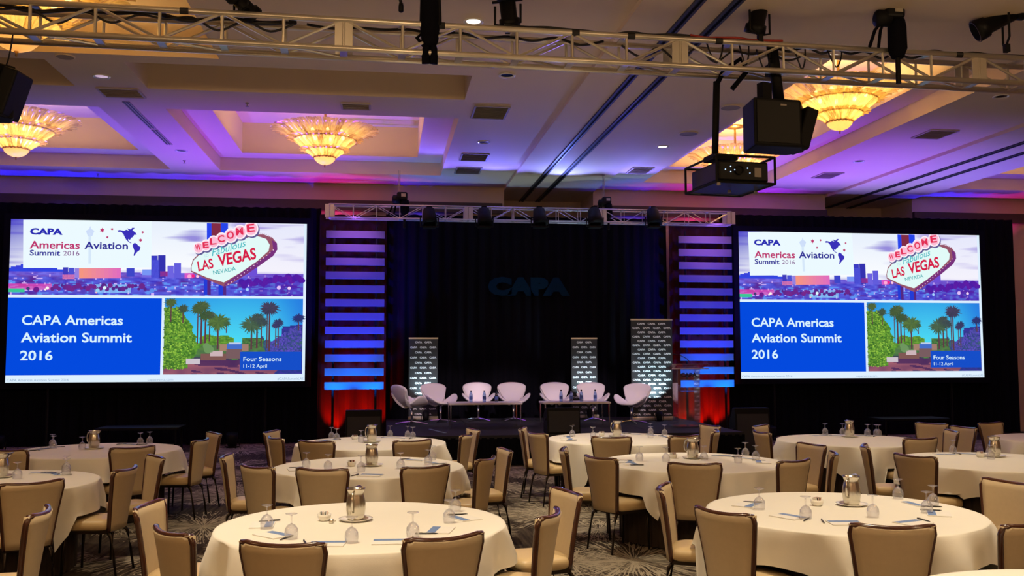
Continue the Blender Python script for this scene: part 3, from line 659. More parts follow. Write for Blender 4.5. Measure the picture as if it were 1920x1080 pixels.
# ------------------------------------------------------------------ lectern
t = thing('acrylic_lectern', 'clear acrylic lectern with gooseneck microphone on the stage', 'lectern', (5.62, 16.95, 0.5))
MB().box((0, 0, 0.012), (0.56, 0.42, 0.024)).build('base', ACRYLIC, t)
for s in (-1, 1): MB().box((s*0.21, 0.04, 0.56), (0.014, 0.30, 1.07)).build('side_panel', ACRYLIC, t)
MB().box((0, -0.12, 0.58), (0.43, 0.014, 1.10)).build('front_panel', ACRYLIC, t)
tm = Matrix.Rotation(math.radians(-12), 3, 'X')
MB().box((0, 0.0, 1.12), (0.70, 0.46, 0.016), mx=tm).build('reading_shelf', clear('frosted_acrylic', (0.62, 0.64, 0.70), 0.3, 0.2), t)
MB().box((0, -0.22, 1.085), (0.70, 0.012, 0.016)).build('shelf_edge', mat('pale_acrylic_edge', (0.6, 0.6, 0.65), 0.3), t)
v, f = fit_text('CAPA', -0.16, 0.16, 0.93, 0.075, 0.06); MB().add([(p[0], -0.129, p[1]) for p in v], f).build('logo_lettering', mat('navy_print', (0.01, 0.015, 0.05), 0.5), t)['kind'] = 'stuff'
mic = MB().path([(0.08, 0.0, 1.13), (0.075, 0.0, 1.20), (0.0, -0.02, 1.27), (-0.12, -0.05, 1.325), (-0.22, -0.07, 1.345)], 0.006, 6).build('microphone_stem', BLACK, t)
MB().lathe([(0.004, 0), (0.013, 0.01), (0.013, 0.05), (0.004, 0.06)], 10, Vector((-1, -0.15, 0.1)).to_track_quat('Z', 'Y').to_matrix(), (-0.22, -0.07, 1.345)).build('microphone_head', BLACK, mic)
w1 = thing('water_glass', 'small tumbler of water on the inner shelf of the clear lectern', 'glass', (5.47, 16.98, 1.17))
MB().lathe([(0.028, 0.0), (0.033, 0.10), (0.030, 0.10), (0.026, 0.006)], 14).build('tumbler', GLASS, w1, True)
MB().box((0, 0, -0.007), (0.40, 0.26, 0.012)).build('inner_shelf', ACRYLIC, t, loc=(0, 0.04, 0.67))
# ------------------------------------------------------------------ stage speakers
def wedge(x, y, wd, h, rz, label, z=0.5):
    t = thing('stage_speaker', label, 'speaker', (x, y, z), rz, 'black speakers along the stage front'); d = 0.40
    pts = [(-d/2, 0), (d/2, 0), (d/2, h*0.72), (d*0.05, h), (-d/2+0.06, h)]
    v = [(s*wd/2, p[0], p[1]) for s in (-1, 1) for p in pts]; n = len(pts)
    bevel(MB().add(v, [tuple(range(n)), tuple(range(2*n-1, n-1, -1))]+[(i, (i+1) % n, n+(i+1) % n, n+i) for i in range(n)]).build('cabinet', BLACK, t), 0.012)
    MB().box((0, -d/2+0.02, h*0.48), (wd*0.90, 0.012, h*0.80), mx=Matrix.Rotation(-0.10, 3, 'X')).build('grille', mat('dark_grille', (0.020, 0.022, 0.030), 0.5, bump=0.4, bscale=400), t)
    MB().box((wd*0.28, -d/2+0.008, h*0.36), (0.035, 0.006, 0.014)).build('badge', GREYMETAL, t)
    for s in (-1, 1): MB().box((s*(wd/2+0.004), 0.0, h*0.55), (0.012, 0.14, 0.04)).build('handle', BLACKSATIN, t)
wedge(-0.34, 16.5, 0.62, 0.90, 0.05, 'black speaker cabinet on the floor before the red-lit drape', 0.0)
wedge(3.05, 15.95, 0.58, 0.44, 0.0, 'black stage speaker on the stage edge before the second coffee table')
wedge(6.62, 16.4, 0.64, 0.88, -0.05, 'black speaker cabinet on the floor at the lectern end of the stage', 0.0)
# low dark risers at the foot of the screens
for x, lb in ((-4.6, 'low dark riser on the floor below the left-hand screen'), (11.2, 'low dark riser on the floor below the right-hand screen')):
    t = thing('equipment_riser', lb, 'riser', (x, 18.9, 0), 0, 'risers under the screens')
    bevel(MB().box((0, 0, 0.46), (1.5, 0.7, 0.05)).build('deck', BLACKSATIN, t), 0.01)
    for sx in (-1, 1):
        for sy in (-1, 1): MB().tube((sx*0.68, sy*0.28, 0), (sx*0.68, sy*0.28, 0.44), 0.02, 8).build('leg', BLACK, t)
for x, lb in ((-7.4, 'black floor lantern at the outer corner under the left-hand screen'), (-3.0, 'black floor lantern by the inner edge of the left-hand screen'), (8.3, 'black floor lantern by the inner edge of the right-hand screen'), (13.4, 'black floor lantern at the outer edge of the right-hand screen')):
    par_can(lb, (x, 19.45, 0.0), (x, 18.9, 3), BLACK, 1.2, 'floor lanterns along the drapes')
# ------------------------------------------------------------------ trusses
def truss(name, label, a, b, zb, s, bay, sec, r=0.025, group=None, ALU=ALU):
    a, b = Vector(a), Vector(b); L_ = (b-a).length; ang = math.atan2(b.y-a.y, b.x-a.x)
    t = thing(name, label, 'truss', (a.x, a.y, zb), ang, group)
    for y in (0, s):
        for z in (0, s): MB().tube((0, y, z), (L_, y, z), r, 10).build('chord', ALU, t, True)
    # shared lattice pieces
    v_me = MB().tube((0, 0, 0), (0, 0, s), r*0.52, 6); d_len = bay
    up_me = MB().tube((0, 0, 0), (d_len, 0, s), r*0.52, 6); dn_me = MB().tube((0, 0, s), (d_len, 0, 0), r*0.52, 6)
    hd_me = MB().tube((0, 0, 0), (d_len, s, 0), r*0.45, 6); rung = MB().box((0, s/2, 0), (r*2.4, s, 0.012)); plate = MB().box((0, 0, s/2), (0.075, 0.014, s))
    cache = {}
    def put(key, mb, loc):
        if key not in cache: cache[key] = mb.build('brace' if key != 'plate' else 'end_plate', ALU, t, loc=loc)
        else: inst(cache[key].name.split('.')[0], cache[key].data, t, loc)
    n = int(round(L_/bay)); ps = int(round(sec/bay))
    for k in range(n+1):
        x = k*bay
        for y in (0, s):
            put('v', v_me, (x, y, 0))
            if k < n: put('u' if (k % 2) else 'd', up_me if k % 2 else dn_me, (x, y, 0))
        for z in (-0.006, s+0.006): put('rung', rung, (x, 0, z))
        if k < n and k % 2: put('h', hd_me, (x, 0, 0))
        if k % ps == 0:
            for dx in (-0.05, 0.05):
                for y in (-0.006, s+0.006): put('plate', plate, (x+dx, y, 0))
    return t
P0, P1 = Vector((-7.44, 9.05, 0)), Vector((10.10, 9.58, 0))
truss('lighting_truss', 'long aluminium box truss spanning the room under the ceiling', P0, P1, 4.90, 0.29, 0.585, 3.51, 0.031)
truss('stage_truss', 'short aluminium truss with lanterns above the black stage drape', (-1.08, 18.5, 0), (7.14, 18.5, 0), 4.55, 0.26, 0.4568, 2.741, 0.016, None, STAGEALU)
TY = lambda x: 9.05+(x+7.44)*0.0302          # centre line of the front truss
CABLE = mat('black_cable_rubber', (0.012, 0.010, 0.010), 0.5)
def cable(label, pts, r=0.012, m=None):
    P_ = [Vector(p) for p in pts]; fine = []
    for i in range(len(P_)-1):
        p0, p1, p2, p3 = P_[max(i-1, 0)], P_[i], P_[i+1], P_[min(i+2, len(P_)-1)]
        for j in range(6):
            q = j/6; fine.append(0.5*((2*p1)+(-p0+p2)*q+(2*p0-5*p1+4*p2-p3)*q*q+(-p0+3*p1-3*p2+p3)*q**3))
    fine.append(P_[-1]); return tag(MB().path(fine, r, 6).build('power_cable', m or CABLE, None, True), label, 'cable', 'cables on the front truss')
def along(x0, x1, n, z, dy, amp, seed):
    rnd = random.Random(seed); return [(x0+(x1-x0)*i/n, TY(x0+(x1-x0)*i/n)+dy+rnd.uniform(-.03, .03), z-(amp*rnd.random() if i % 2 else 0)) for i in range(n+1)]
cable('thick black cable lying along the front truss at its chandelier end', along(-4.4, -0.9, 10, 5.20, 0.15, 0.10, 1), 0.022)
cable('second black cable looping below the top chord of the front truss by the chandelier', along(-3.9, -0.9, 12, 5.17, 0.12, 0.16, 2), 0.012)
cable('black cable along the front truss between the hanging bag and the small spotlight', along(-0.8, 2.3, 12, 5.19, 0.2, 0.06, 3), 0.014)
cable('black cable bundle on the top chord of the front truss beside the ceiling rails', along(1.2, 3.9, 12, 5.235, 0.03, 0.03, 4), 0.016)
cable('black cable sagging inside the front truss near the hung projector', along(2.5, 4.6, 10, 5.16, 0.2, 0.14, 5), 0.012)
cable('black cable on the front truss between the projector pole and the chain hoist', along(4.2, 6.0, 10, 5.21, 0.1, 0.10, 6), 0.014)
cable('black cable along the front truss beneath the large spotlight', along(5.6, 8.4, 12, 5.225, 0.04, 0.06, 7), 0.016)
cable('thin black cable hanging from the front truss end below the chandelier', [(-3.52, 9.25, 4.92), (-3.56, 9.3, 4.75), (-3.64, 9.4, 4.62), (-3.8, 9.5, 4.52)], 0.008)
cable('red safety cable wrapped on the front truss beside the tall spotlight', along(3.2, 4.25, 6, 5.235, 0.0, 0.02, 8), 0.012, mat('red_cable', (0.35, 0.03, 0.02), 0.5))
for i, x in enumerate((-1.95, 0.55, 1.95, 2.55, 3.52, 6.35)):
    o = MB().lathe([(0.034, -0.04), (0.034, 0.04)], 10, Matrix.Rotation(PI/2, 3, 'Y'), (x, TY(x), 5.19), False).build('cable_tie', CABLE)
    tag(o, 'black tie wrapped on the front truss, %s from its chandelier end' % ('first', 'second', 'third', 'fourth', 'fifth', 'sixth')[i], 'cable tie', 'ties on the front truss')
# ------------------------------------------------------------------ lanterns, hoists and boxes on the front truss
def spotlight(label, c, d, L_, r, clampz, group='spotlights on the front truss'):
    """long profile lantern: lamp housing, barrel, lens tube, yoke, clamp"""
    t = thing('profile_spotlight', label, 'stage light', c, 0, group); q = Vector(d).to_track_quat('Z', 'Y').to_matrix(); k = r
    MB().lathe([(k*0.3, -L_*0.5), (k*0.95, -L_*0.46), (k, -L_*0.18), (k*0.8, -L_*0.12)], 14, q).build('lamp_housing', BLACK, t, True)
    MB().lathe([(k*0.72, -L_*0.14), (k*0.72, L_*0.30), (k*0.9, L_*0.32), (k*0.95, L_*0.5), (k*0.85, L_*0.5), (k*0.8, L_*0.4)], 14, q).build('lens_tube', BLACKSATIN, t, True)
    for s in (-1, 1): MB().tube(q @ Vector((s*k*0.7, 0, -L_*0.1)), q @ Vector((s*k*1.35, 0, -L_*0.1)), 0.014, 6).build('shutter_knob', BLACK, t)
    sd = q @ Vector((1, 0, 0)); a = sd*k*1.15; b = -sd*k*1.15; zz = clampz-c[2]
    MB().path([a, a+Vector((0, 0, zz*0.75)), Vector((0, 0, zz*0.88)), b+Vector((0, 0, zz*0.75)), b], 0.013, 6).build('yoke', BLACK, t)
    MB().box((0, 0, zz*0.98), (0.05, 0.06, 0.09)).build('clamp', BLACK, t)
    return t
def at(px, py, Y): return tuple(ony(px, py, Y))
spotlight('black spotlight perched on the front truss near the chandelier end', at(452, 4, 9.25), (0.55, 0.5, -0.45), 0.38, 0.10, 5.22)
spotlight('small black spotlight clamped upright on the middle of the front truss', at(952, 10, 9.4), (0.15, 0.35, -0.8), 0.42, 0.12, 5.22)
spotlight('tall black spotlight on the front truss beside the ceiling rails', at(1424, 18, 9.4), (-0.12, 0.3, -0.9), 0.50, 0.125, 5.24)
spotlight('large black spotlight aimed from the far end of the front truss', at(1885, 30, 9.35), (-0.78, 0.35, -0.42), 0.70, 0.135, 5.24)
def hoist(label, px, py, Y, bag, s=1.0, group='chain hoists'):
    t = thing('chain_hoist', label, 'hoist', at(px, py, Y), 0, group)
    bevel(MB().box((0.05*s, 0, 0), (0.17*s, 0.15*s, 0.13*s)).build('motor_body', BLACKSATIN, t), 0.03*s, 3)
    MB().lathe([(0.02*s, -0.09*s), (0.07*s, -0.08*s), (0.07*s, 0.03*s), (0.03*s, 0.05*s)], 14, Matrix.Rotation(-PI/2, 3, 'Y'), (-0.06*s, 0, -0.05*s)).build('motor_end', BLACK, t, True)
    MB().box((0.07*s, -0.077*s, 0.01*s), (0.07*s, 0.004, 0.05*s)).build('rating_plate', mat('pale_plate', (0.45, 0.40, 0.33), 0.5), t)
    for dx in (-0.012, 0.012): MB().tube((dx*s, 0, 0.06*s), (dx*s, 0, max(0.12, 5.53-at(px, py, Y)[2])), 0.006*s, 6).build('chain', GREYMETAL, t)
    MB().lathe([(0.065*s, -0.06*s), (0.075*s, -0.12*s), (0.078*s, -bag*0.8), (0.05*s, -bag)], 12, None, (0.09*s, 0, 0)).build('chain_bag', VELVET, t, True)
    for dx in (-0.10, -0.05): MB().path([(dx*s*0.3, 0, -0.06*s), (dx*s, 0.02, -0.15*s), (dx*s*1.6, 0, -0.3*s)], 0.014*s, 6).build('sling', VELVET, t)
    MB().tube((0.09*s, 0, -bag), (0.09*s, 0, -bag-0.22*s), 0.022*s, 8).build('hook_block', BLACK, t)
    return t
hoist('black chain hoist with hanging bag over the front truss next to the lit chandelier', 1662, 24, 9.35, 0.50, 1.3)
# the long bag and sling at the middle of the truss
t = thing('hanging_chain_bag', 'long black chain bag and slings hanging through the middle of the front truss', 'chain bag', at(806, 60, 9.3))
MB().lathe([(0.05, 0.42), (0.10, 0.36), (0.105, 0.10), (0.085, -0.10), (0.055, -0.16)], 14).build('bag', VELVET, t, True)
MB().tube((0.075, -0.02, 0.40), (0.085, -0.02, 0.06), 0.035, 8).build('sleeve', BLACK, t, True)
for s in (-1, 1): MB().path([(s*0.02, 0, -0.10), (s*0.045, -0.02, -0.22), (s*0.035, 0, -0.33)], [0.035, 0.04, 0.045], 8).build('sling', VELVET, t, True)
MB().path([(-0.06, 0, 0.0), (-0.13, 0.02, -0.06), (-0.06, 0.02, -0.14)], 0.02, 6).build('side_strap', VELVET, t)
t = thing('cable_tail', 'short black cable plug dangling above the front truss beside the long bag', 'cable', at(752, 12, 9.35))
MB().path([(-0.03, 0, 0.25), (-0.02, 0, 0.12), (0.0, 0, 0.03)], 0.016, 8).build('cable', CABLE, t, True); MB().lathe([(0.022, 0.03), (0.026, 0.0), (0.026, -0.05), (0.018, -0.06)], 10).build('plug', BLACK, t, True)
# loudspeaker on its pole
def flown_speaker(label, c, rz, top, side=1):
    t = thing('flown_loudspeaker', label, 'speaker', c, rz, 'loudspeakers flown from the front truss')
    wd, h, d = 0.64, 0.52, 0.42
    pl = [(-wd/2, -d/2), (wd*0.36, -d/2), (wd*0.62, d*0.05), (wd*0.45, d/2), (-wd/2+0.08, d/2)]
    v = [(p[0]*side, p[1], z) for z in (-h/2, h/2) for p in pl]; n = len(pl)
    bevel(MB().add(v, [tuple(range(n)), tuple(range(n, 2*n))]+[(i, (i+1) % n, n+(i+1) % n, n+i) for i in range(n)]).build('cabinet', BLACK, t), 0.02)
    MB().box((-0.04*side, -d/2-0.004, 0.0), (wd*0.78, 0.012, h*0.86)).build('rear_panel', BLACKSATIN, t)
    MB().box((0.02*side, -d/2-0.013, h*0.36), (0.07, 0.006, 0.018)).build('badge', GREYMETAL, t)
    zz = top-c[2]
    bevel(MB().box((wd*0.56*side, 0.02, -0.02), (0.15, 0.34, 0.46), mx=Matrix.Rotation(0.30*side, 3, 'Y')).build('side_wing', BLACK, t), 0.02)
    MB().tube((0.10*side, 0, h/2-0.02), (0.02*side, 0, zz), 0.062, 10).build('hanging_pole', BLACK, t, True)
    MB().box((-0.08*side, 0, h/2+0.10), (0.12, 0.10, 0.24), rz=0.2).build('bracket', BLACK, t)
    MB().box((0.02*side, 0, zz-0.30), (0.11, 0.12, 0.12)).build('clamp', BLACK, t)
flown_speaker('large black loudspeaker hung on a pole under the front truss above the projector', at(1447, 238, 9.55), 0.10, 5.25)
flown_speaker('black loudspeaker at the very edge of the view under the chandelier-end truss', at(-52, 172, 9.5), -0.1, 5.2, 1)
# projector in its cage
nb = ony(1344, 340, 9.5); nr = ony(1459, 340, 9.5); W_ = nr.x-nb.x; H_ = 0.29; D_ = 0.80
t = thing('hung_projector', 'black projector in a tubular cage hung below the front truss', 'projector', (nb.x, 9.5, nb.z)); t.rotation_euler[2] = 0.10
for y in (0, D_):
    for z in (0, H_): MB().tube((0, y, z), (W_, y, z), 0.014, 8).build('cage_tube', BLACK, t)
    for x in (0, W_): MB().tube((x, y, 0), (x, y, H_), 0.014, 8).build('cage_tube', BLACK, t)
for x in (0, W_):
    for z in (0, H_): MB().tube((x, 0, z), (x, D_, z), 0.014, 8).build('cage_tube', BLACK, t)
bd = bevel(MB().box((W_/2, D_/2, H_/2-0.01), (W_-0.10, D_-0.10, H_-0.07)).build('body', BLACKSATIN, t), 0.02)
MB().box((W_/2, D_/2, 0.008), (W_-0.04, D_-0.04, 0.01)).build('bottom_plate', mat('blue_black_plate', (0.010, 0.012, 0.05), 0.4), t)
MB().lathe([(0.045, 0), (0.055, 0.02), (0.042, 0.02), (0.038, 0.005)], 18, Matrix.Rotation(PI/2, 3, 'X'), (W_*0.42, 0.05, H_*0.5)).build('connector_ring', BLACK, bd)
LED = glow('blue_white_indicator', (0.45, 0.65, 1.0), 2.0)
for dx, dz in ((0.18, 0.5), (0.27, 0.62), (0.27, 0.42), (0.56, 0.58), (0.60, 0.40), (0.34, 0.5)): MB().lathe([(0.006, 0), (0.006, 0.006)], 8, Matrix.Rotation(PI/2, 3, 'X'), (W_*dx, 0.046, H_*dz)).build('indicator', LED, bd)
MB().box((W_*0.74, 0.046, H_*0.44), (0.08, 0.006, 0.10)).build('input_panel', GREYMETAL, bd)
MB().box((0.055, D_/2, H_*0.5), (0.008, D_*0.7, H_*0.55)).build('side_vent', mat('dark_vent', (0.02, 0.02, 0.022), 0.6), bd)
MB().lathe([(0.08, 0), (0.085, 0.06), (0.07, 0.10)], 16, Matrix.Rotation(-PI/2, 3, 'X'), (W_/2, D_-0.05, H_*0.5)).build('lens', BLACK, bd)
for x in (0.02, W_*0.5, W_-0.02): MB().lathe([(0.022, -0.03), (0.02, 0.0)], 10, None, (x, 0 if x < 0.1 else D_*0.5, -0.012)).build('cage_foot', GREYMETAL, t)
pz = 5.0-nb.z
MB().tube((W_*0.17, D_*0.35, H_), (W_*0.17, D_*0.25, pz-0.15), 0.038, 10).build('hanging_pole', BLACK, t, True)
MB().path([(W_*0.17, D_*0.25, pz-0.18), (W_*0.22, D_*0.1, pz-0.05), (W_*0.45, 0.0, pz+0.06), (W_*0.5, -0.05, pz-0.10), (W_*0.30, 0.02, pz-0.28)], 0.028, 8).build('safety_sling', VELVET, t, True)
MB().box((W_*0.3, D_*0.4, H_+0.03), (0.30, 0.24, 0.06)).build('mounting_plate', BLACK, t)
# ------------------------------------------------------------------ lanterns on the stage truss
for i, x in enumerate((805, 908, 1012, 1115, 1225)):
    p = ony(x, 402, 18.38)
    o = par_can('round black lantern on the stage truss, %s from its purple-lit end' % ('first', 'second', 'third', 'fourth', 'fifth')[i], (p.x, 18.36, p.z-0.28), (p.x+0.1, 17.6, 2.6), BLACK, 1.55, 'lanterns on the stage truss')
    MB().box((0, 0.10, 0.40), (0.10, 0.14, 0.10)).build('clamp', BLACK, o)
hoist('small black chain hoist above the purple-lit end of the stage truss', 748, 368, 18.6, 0.36, 1.25, 'chain hoists over the stage truss')
hoist('small black chain hoist above the middle lanterns of the stage truss', 1132, 376, 18.6, 0.36, 1.1, 'chain hoists over the stage truss')
# ------------------------------------------------------------------ chandeliers
def petal_mat():
    m = bpy.data.materials.new('amber_glass_petal'); m.use_nodes = True; nt = m.node_tree; N = nt.nodes; L = nt.links; N.clear()
    out = N.new('ShaderNodeOutputMaterial'); oi = N.new('ShaderNodeObjectInfo'); tc = N.new('ShaderNodeTexCoord')
    n = N.new('ShaderNodeTexNoise'); n.inputs['Scale'].default_value = 14; mp = N.new('ShaderNodeMapping'); mp.inputs['Scale'].default_value = (0.6, 3.0, 1); L.new(tc.outputs['Object'], mp.inputs[0]); L.new(oi.outputs['Random'], mp.inputs['Location']); L.new(mp.outputs[0], n.inputs['Vector'])
    ad = N.new('ShaderNodeMath'); ad.operation = 'MULTIPLY_ADD'; ad.inputs[1].default_value = 0.55; L.new(oi.outputs['Random'], ad.inputs[0]); L.new(n.outputs['Fac'], ad.inputs[2])
    cr = N.new('ShaderNodeValToRGB'); e = cr.color_ramp.elements; e[0].position = 0.35; e[0].color = (0.30, 0.17, 0.04, 1); e[1].position = 1.05; e[1].color = (0.98, 0.80, 0.36, 1); L.new(ad.outputs[0], cr.inputs[0])
    tr = N.new('ShaderNodeBsdfTranslucent'); df = N.new('ShaderNodeBsdfDiffuse'); tp = N.new('ShaderNodeBsdfTransparent'); gl = N.new('ShaderNodeBsdfGlossy'); gl.inputs['Roughness'].default_value = 0.15; tp.inputs[0].default_value = (1.0, 0.88, 0.66, 1)
    L.new(cr.outputs[0], tr.inputs[0]); L.new(cr.outputs[0], df.inputs[0])
    def mix(a, b_, f):
        ms = N.new('ShaderNodeMixShader'); ms.inputs[0].default_value = f; L.new(a.outputs[0], ms.inputs[1]); L.new(b_.outputs[0], ms.inputs[2]); return ms
    s1 = mix(tr, df, 0.30); s2 = mix(s1, tp, 0.24); s3 = mix(s2, gl, 0.12); L.new(s3.outputs[0], out.inputs[0]); return m
PETAL = petal_mat(); STUD = mat('dark_petal_stud', (0.05, 0.03, 0.01), 0.5)
BOWL = mat('frosted_amber_bowl', (0.90, 0.62, 0.34), 0.4, noise=0.15, nscale=14, transl=0.45)
BRASS = mat('aged_brass', (0.55, 0.36, 0.12), 0.3, 1.0)
BULB = glow('warm_bulb', (1.0, 0.74, 0.36), 9.0)
def petal_mesh(L_, wd, dz, curl):
    """ribbed glass leaf from its root (0,0,0) out to +X and up, with a rounded, out-curled tip and a dark stud"""
    b = MB()
    def fn(u, v):
        a = (v-0.5)*2; ww = wd*(0.62+0.38*u)*(1 if u < 0.8 else math.sqrt(max(0.0, 1-((u-0.8)/0.2)**2))*0.92+0.08)
        x = L_*u; z = dz*u**0.8 - curl*max(0, u-0.6)**1.6*2.0 - 0.030*(1-a*a)*(1-0.5*u)
        return (x, a*ww/2, z)
    b.grid(fn, 8, 4)
    c = fn(0.84, 0.5); b.add([(c[0]+0.010*math.cos(PI*k/3), c[1]+0.010*math.sin(PI*k/3), c[2]-0.006) for k in range(6)], [tuple(range(6))]); return b
def make_chandelier(label):
    t = thing('petal_chandelier', label, 'chandelier', (0, 0, 5.28), 0, 'amber glass petal chandeliers')
    tiers = [(0.19, 0.14, 0.27, 0.19, 0.112, 22, 0.10), (0.34, 0.27, 0.36, 0.27, 0.132, 30, 0.12), (0.55, 0.45, 0.42, 0.27, 0.150, 38, 0.16)]
    for r0, z0, L_, dz, wd, n, curl in tiers:
        first = None
        for k in range(n):
            a = 2*PI*k/n
            if first is None:
                first = petal_mesh(L_, wd, dz, curl).build('petal', PETAL, t, True); o = first; first.data.materials.append(STUD); first.data.polygons[len(first.data.polygons)-1].material_index = 1
            else: o = inst('petal', first.data, t)
            o.location = (r0*math.cos(a), r0*math.sin(a), z0); o.rotation_euler = (0.025*(-1)**k, 0, a)
        MB().lathe([(r0-0.005, z0-0.006), (r0+0.012, z0-0.006), (r0+0.012, z0+0.006), (r0-0.005, z0+0.006)], 36, cap=False).build('ring', BRASS, t, True)
    MB().lathe([(0.001, 0.0), (0.06, 0.008), (0.13, 0.04), (0.18, 0.09), (0.205, 0.15), (0.20, 0.17)], 24, cap=False).build('bowl', BOWL, t, True)
    MB().lathe([(0.001, -0.05), (0.012, -0.04), (0.008, -0.02), (0.02, 0.0)], 10).build('finial', BRASS, t, True)
    MB().tube((0, 0, 0.15), (0, 0, 1.18), 0.022, 8).build('stem', BRASS, t)
    MB().lathe([(0.02, 1.14), (0.16, 1.17), (0.20, 1.20)], 20).build('canopy', BRASS, t, True)
    for k in range(9):
        a = 2*PI*k/9; rr = 0.40; bb = MB().lathe([(0.004, -0.04), (0.026, -0.02), (0.030, 0.01), (0.012, 0.04)], 8).build('bulb', BULB, t, True); bb.location = (rr*math.cos(a), rr*math.sin(a), 0.56)
    return t
CH = [((-1.09, 17.0), 1.0, 'amber petal chandelier alone in the stepped coffer before the stage truss'), ((-6.35, 17.0), 1.06, 'amber petal chandelier in the coffer above the left-hand screen'),
      ((6.93, 13.35), 1.0, 'amber petal chandelier half behind the front truss beside the loudspeaker'), ((7.05, 17.95), 1.0, 'amber petal chandelier partly hidden behind the hung projector'),
      ((-4.05, 10.75), 1.25, 'amber petal chandelier at the upper corner, seen above and through the front truss'), ((13.55, 17.0), 1.0, 'amber petal chandelier just showing at the picture edge above the right-hand screen')]
ch0 = None
for (x, y), s, lb in CH:
    zb = 5.28 if s < 1.2 else 5.20
    if ch0 is None: ch0 = make_chandelier(lb); ch0.location = (x, y, zb)
    else:
        c = clone(ch0, (x, y, zb), 0.07*x, lb, None, s)
    for dz, pw in ((0.36, 3.0), (0.66, 62)):
        lamp('chandelier_lamp', 'POINT', (x, y, zb+dz*s), None, pw if s < 1.2 else pw*0.8, (1.0, 0.66, 0.27), 0.10)
# ------------------------------------------------------------------ ceiling fittings
PALE = mat('pale_vent_paint', (0.50, 0.43, 0.37), 0.7)
def vent(x, y, wx, wy, label, z=5.6, gm=GREYMETAL):
    t = thing('ceiling_vent', label, 'vent', (x, y, z), 0, 'ceiling vents'); 
    for c, d in (((0, -wy/2, -0.01), (wx, 0.03, 0.02)), ((0, wy/2, -0.01), (wx, 0.03, 0.02)), ((-wx/2, 0, -0.01), (0.03, wy, 0.02)), ((wx/2, 0, -0.01), (0.03, wy, 0.02))): MB().box(c, d).build('frame_bar', gm, t)
    MB().box((0, 0, -0.003), (wx, wy, 0.004)).build('backing', mat('vent_backing', (0.24, 0.21, 0.19), 0.7) if gm is GREYMETAL else PALE, t)
    n = max(4, int(wy/0.07)); sl = None
    for k in range(n):
        p = (0, -wy/2+wy*(k+0.5)/n, -0.010)
        if sl is None: sl = MB().box((0, 0, 0), (wx-0.03, wy/n*0.62, 0.008), mx=Matrix.Rotation(0.35, 3, 'X')).build('louvre', gm, t, loc=p)
        else: inst('louvre', sl.data, t, p)
vent(1.60, 14.15, 0.52, 0.72, 'grey louvred ceiling vent nearest the front truss beside the plain ceiling band')
vent(1.67, 17.45, 0.50, 0.62, 'grey louvred ceiling vent midway between front truss and stage')
vent(1.67, 18.75, 0.50, 0.62, 'grey louvred ceiling vent closest to the stage beside the ceiling band')
vent(-3.75, 13.75, 0.55, 0.45, 'pale ceiling vent on the beam between the two lit coffers', 5.6, PALE)
vent(-0.45, 14.05, 0.42, 0.34, 'small pale ceiling vent in front of the chandelier coffer', 5.6, PALE)
vent(5.15, 18.3, 0.42, 0.6, 'flat ceiling vent on the blue-lit beam beside the projector', 5.6, PALE)
vent(9.3, 14.6, 0.5, 0.6, 'flat ceiling vent on the wide beam behind the lit chandelier', 5.6, PALE)
vent(9.2, 18.3, 0.42, 0.6, 'flat ceiling vent on the purple-lit beam near the right-hand screen', 5.6, PALE)
def downlight(x, y, label, lit, z=5.6, r=0.10):
    t = thing('recessed_downlight', label, 'downlight', (x, y, z), 0, 'recessed ceiling downlights')
    MB().lathe([(r*0.78, -0.002), (r, -0.012), (r*1.12, -0.012), (r*1.15, -0.001)], 24, cap=False).build('trim_ring', CHINA, t, True)
    MB().lathe([(0.001, -0.003), (r*0.8, -0.003)], 24, cap=False).build('lamp_face', glow('lit_downlight', (1.0, 0.88, 0.72), 3.0) if lit else CHROME, t)
for x, y, lb, lit in ((4.97, 16.15, 'lit round downlight on the blue-lit beam beside the projector', True), (10.64, 16.69, 'round pale downlight beside the far ceiling rails', False), (-3.80, 12.98, 'chrome recessed downlight on the beam between the lit coffers', False),
                      (0.97, 10.25, 'lit round downlight seen above the front truss', True), (1.61, 12.22, 'chrome recessed downlight just below the middle of the front truss', False), (4.72+0.5, 12.1, 'chrome recessed downlight seen behind the projector pole', False), (9.15, 16.9, 'small chrome downlight on the wide beam beside the lit chandelier', False), (-3.72, 17.6, 'small chrome downlight at the stage end of the beam between the coffers', False), (1.72, 16.2, 'small chrome downlight between two grey vents', False), (8.9, 12.3, 'chrome downlight near the far end of the front truss', False)):
    downlight(x, y, lb, lit)
for x, y, lb in ((-2.05, 14.1, 'small sprinkler head on the beam before the chandelier coffer'), (-4.6+0.75, 18.5, 'small sprinkler head on the beam near the stage'), (-5.9, 20.1, 'small sprinkler head on the blue-lit strip above the left-hand screen')):
    t = thing('sprinkler_head', lb, 'sprinkler', (x, y, 5.6), 0, 'sprinkler heads')
    MB().lathe([(0.03, 0.0), (0.028, -0.012), (0.008, -0.014), (0.008, -0.05)], 12).build('stem', GREYMETAL, t); MB().lathe([(0.026, -0.05), (0.026, -0.055)], 12).build('deflector', GREYMETAL, t)
for x, y, lb, r in ((5.1, 15.1, 'flat round ceiling speaker behind the lit downlight', 0.17), (5.2, 13.4, 'flat round ceiling speaker nearer the projector pole', 0.17), (-4.0, 12.15, 'flat round ceiling speaker just below the chandelier-end truss', 0.12)):
    t = thing('ceiling_speaker', lb, 'ceiling speaker', (x, y, 5.6), 0, 'round ceiling speakers')
    MB().lathe([(r, 0), (r*0.97, -0.012), (r*0.86, -0.014)], 24, cap=False).build('rim', PLASTER, t, True); MB().lathe([(0.001, -0.010), (r*0.87, -0.012)], 24, cap=False).build('grille', mat('speaker_cloth', (0.34, 0.28, 0.24), 0.9), t)
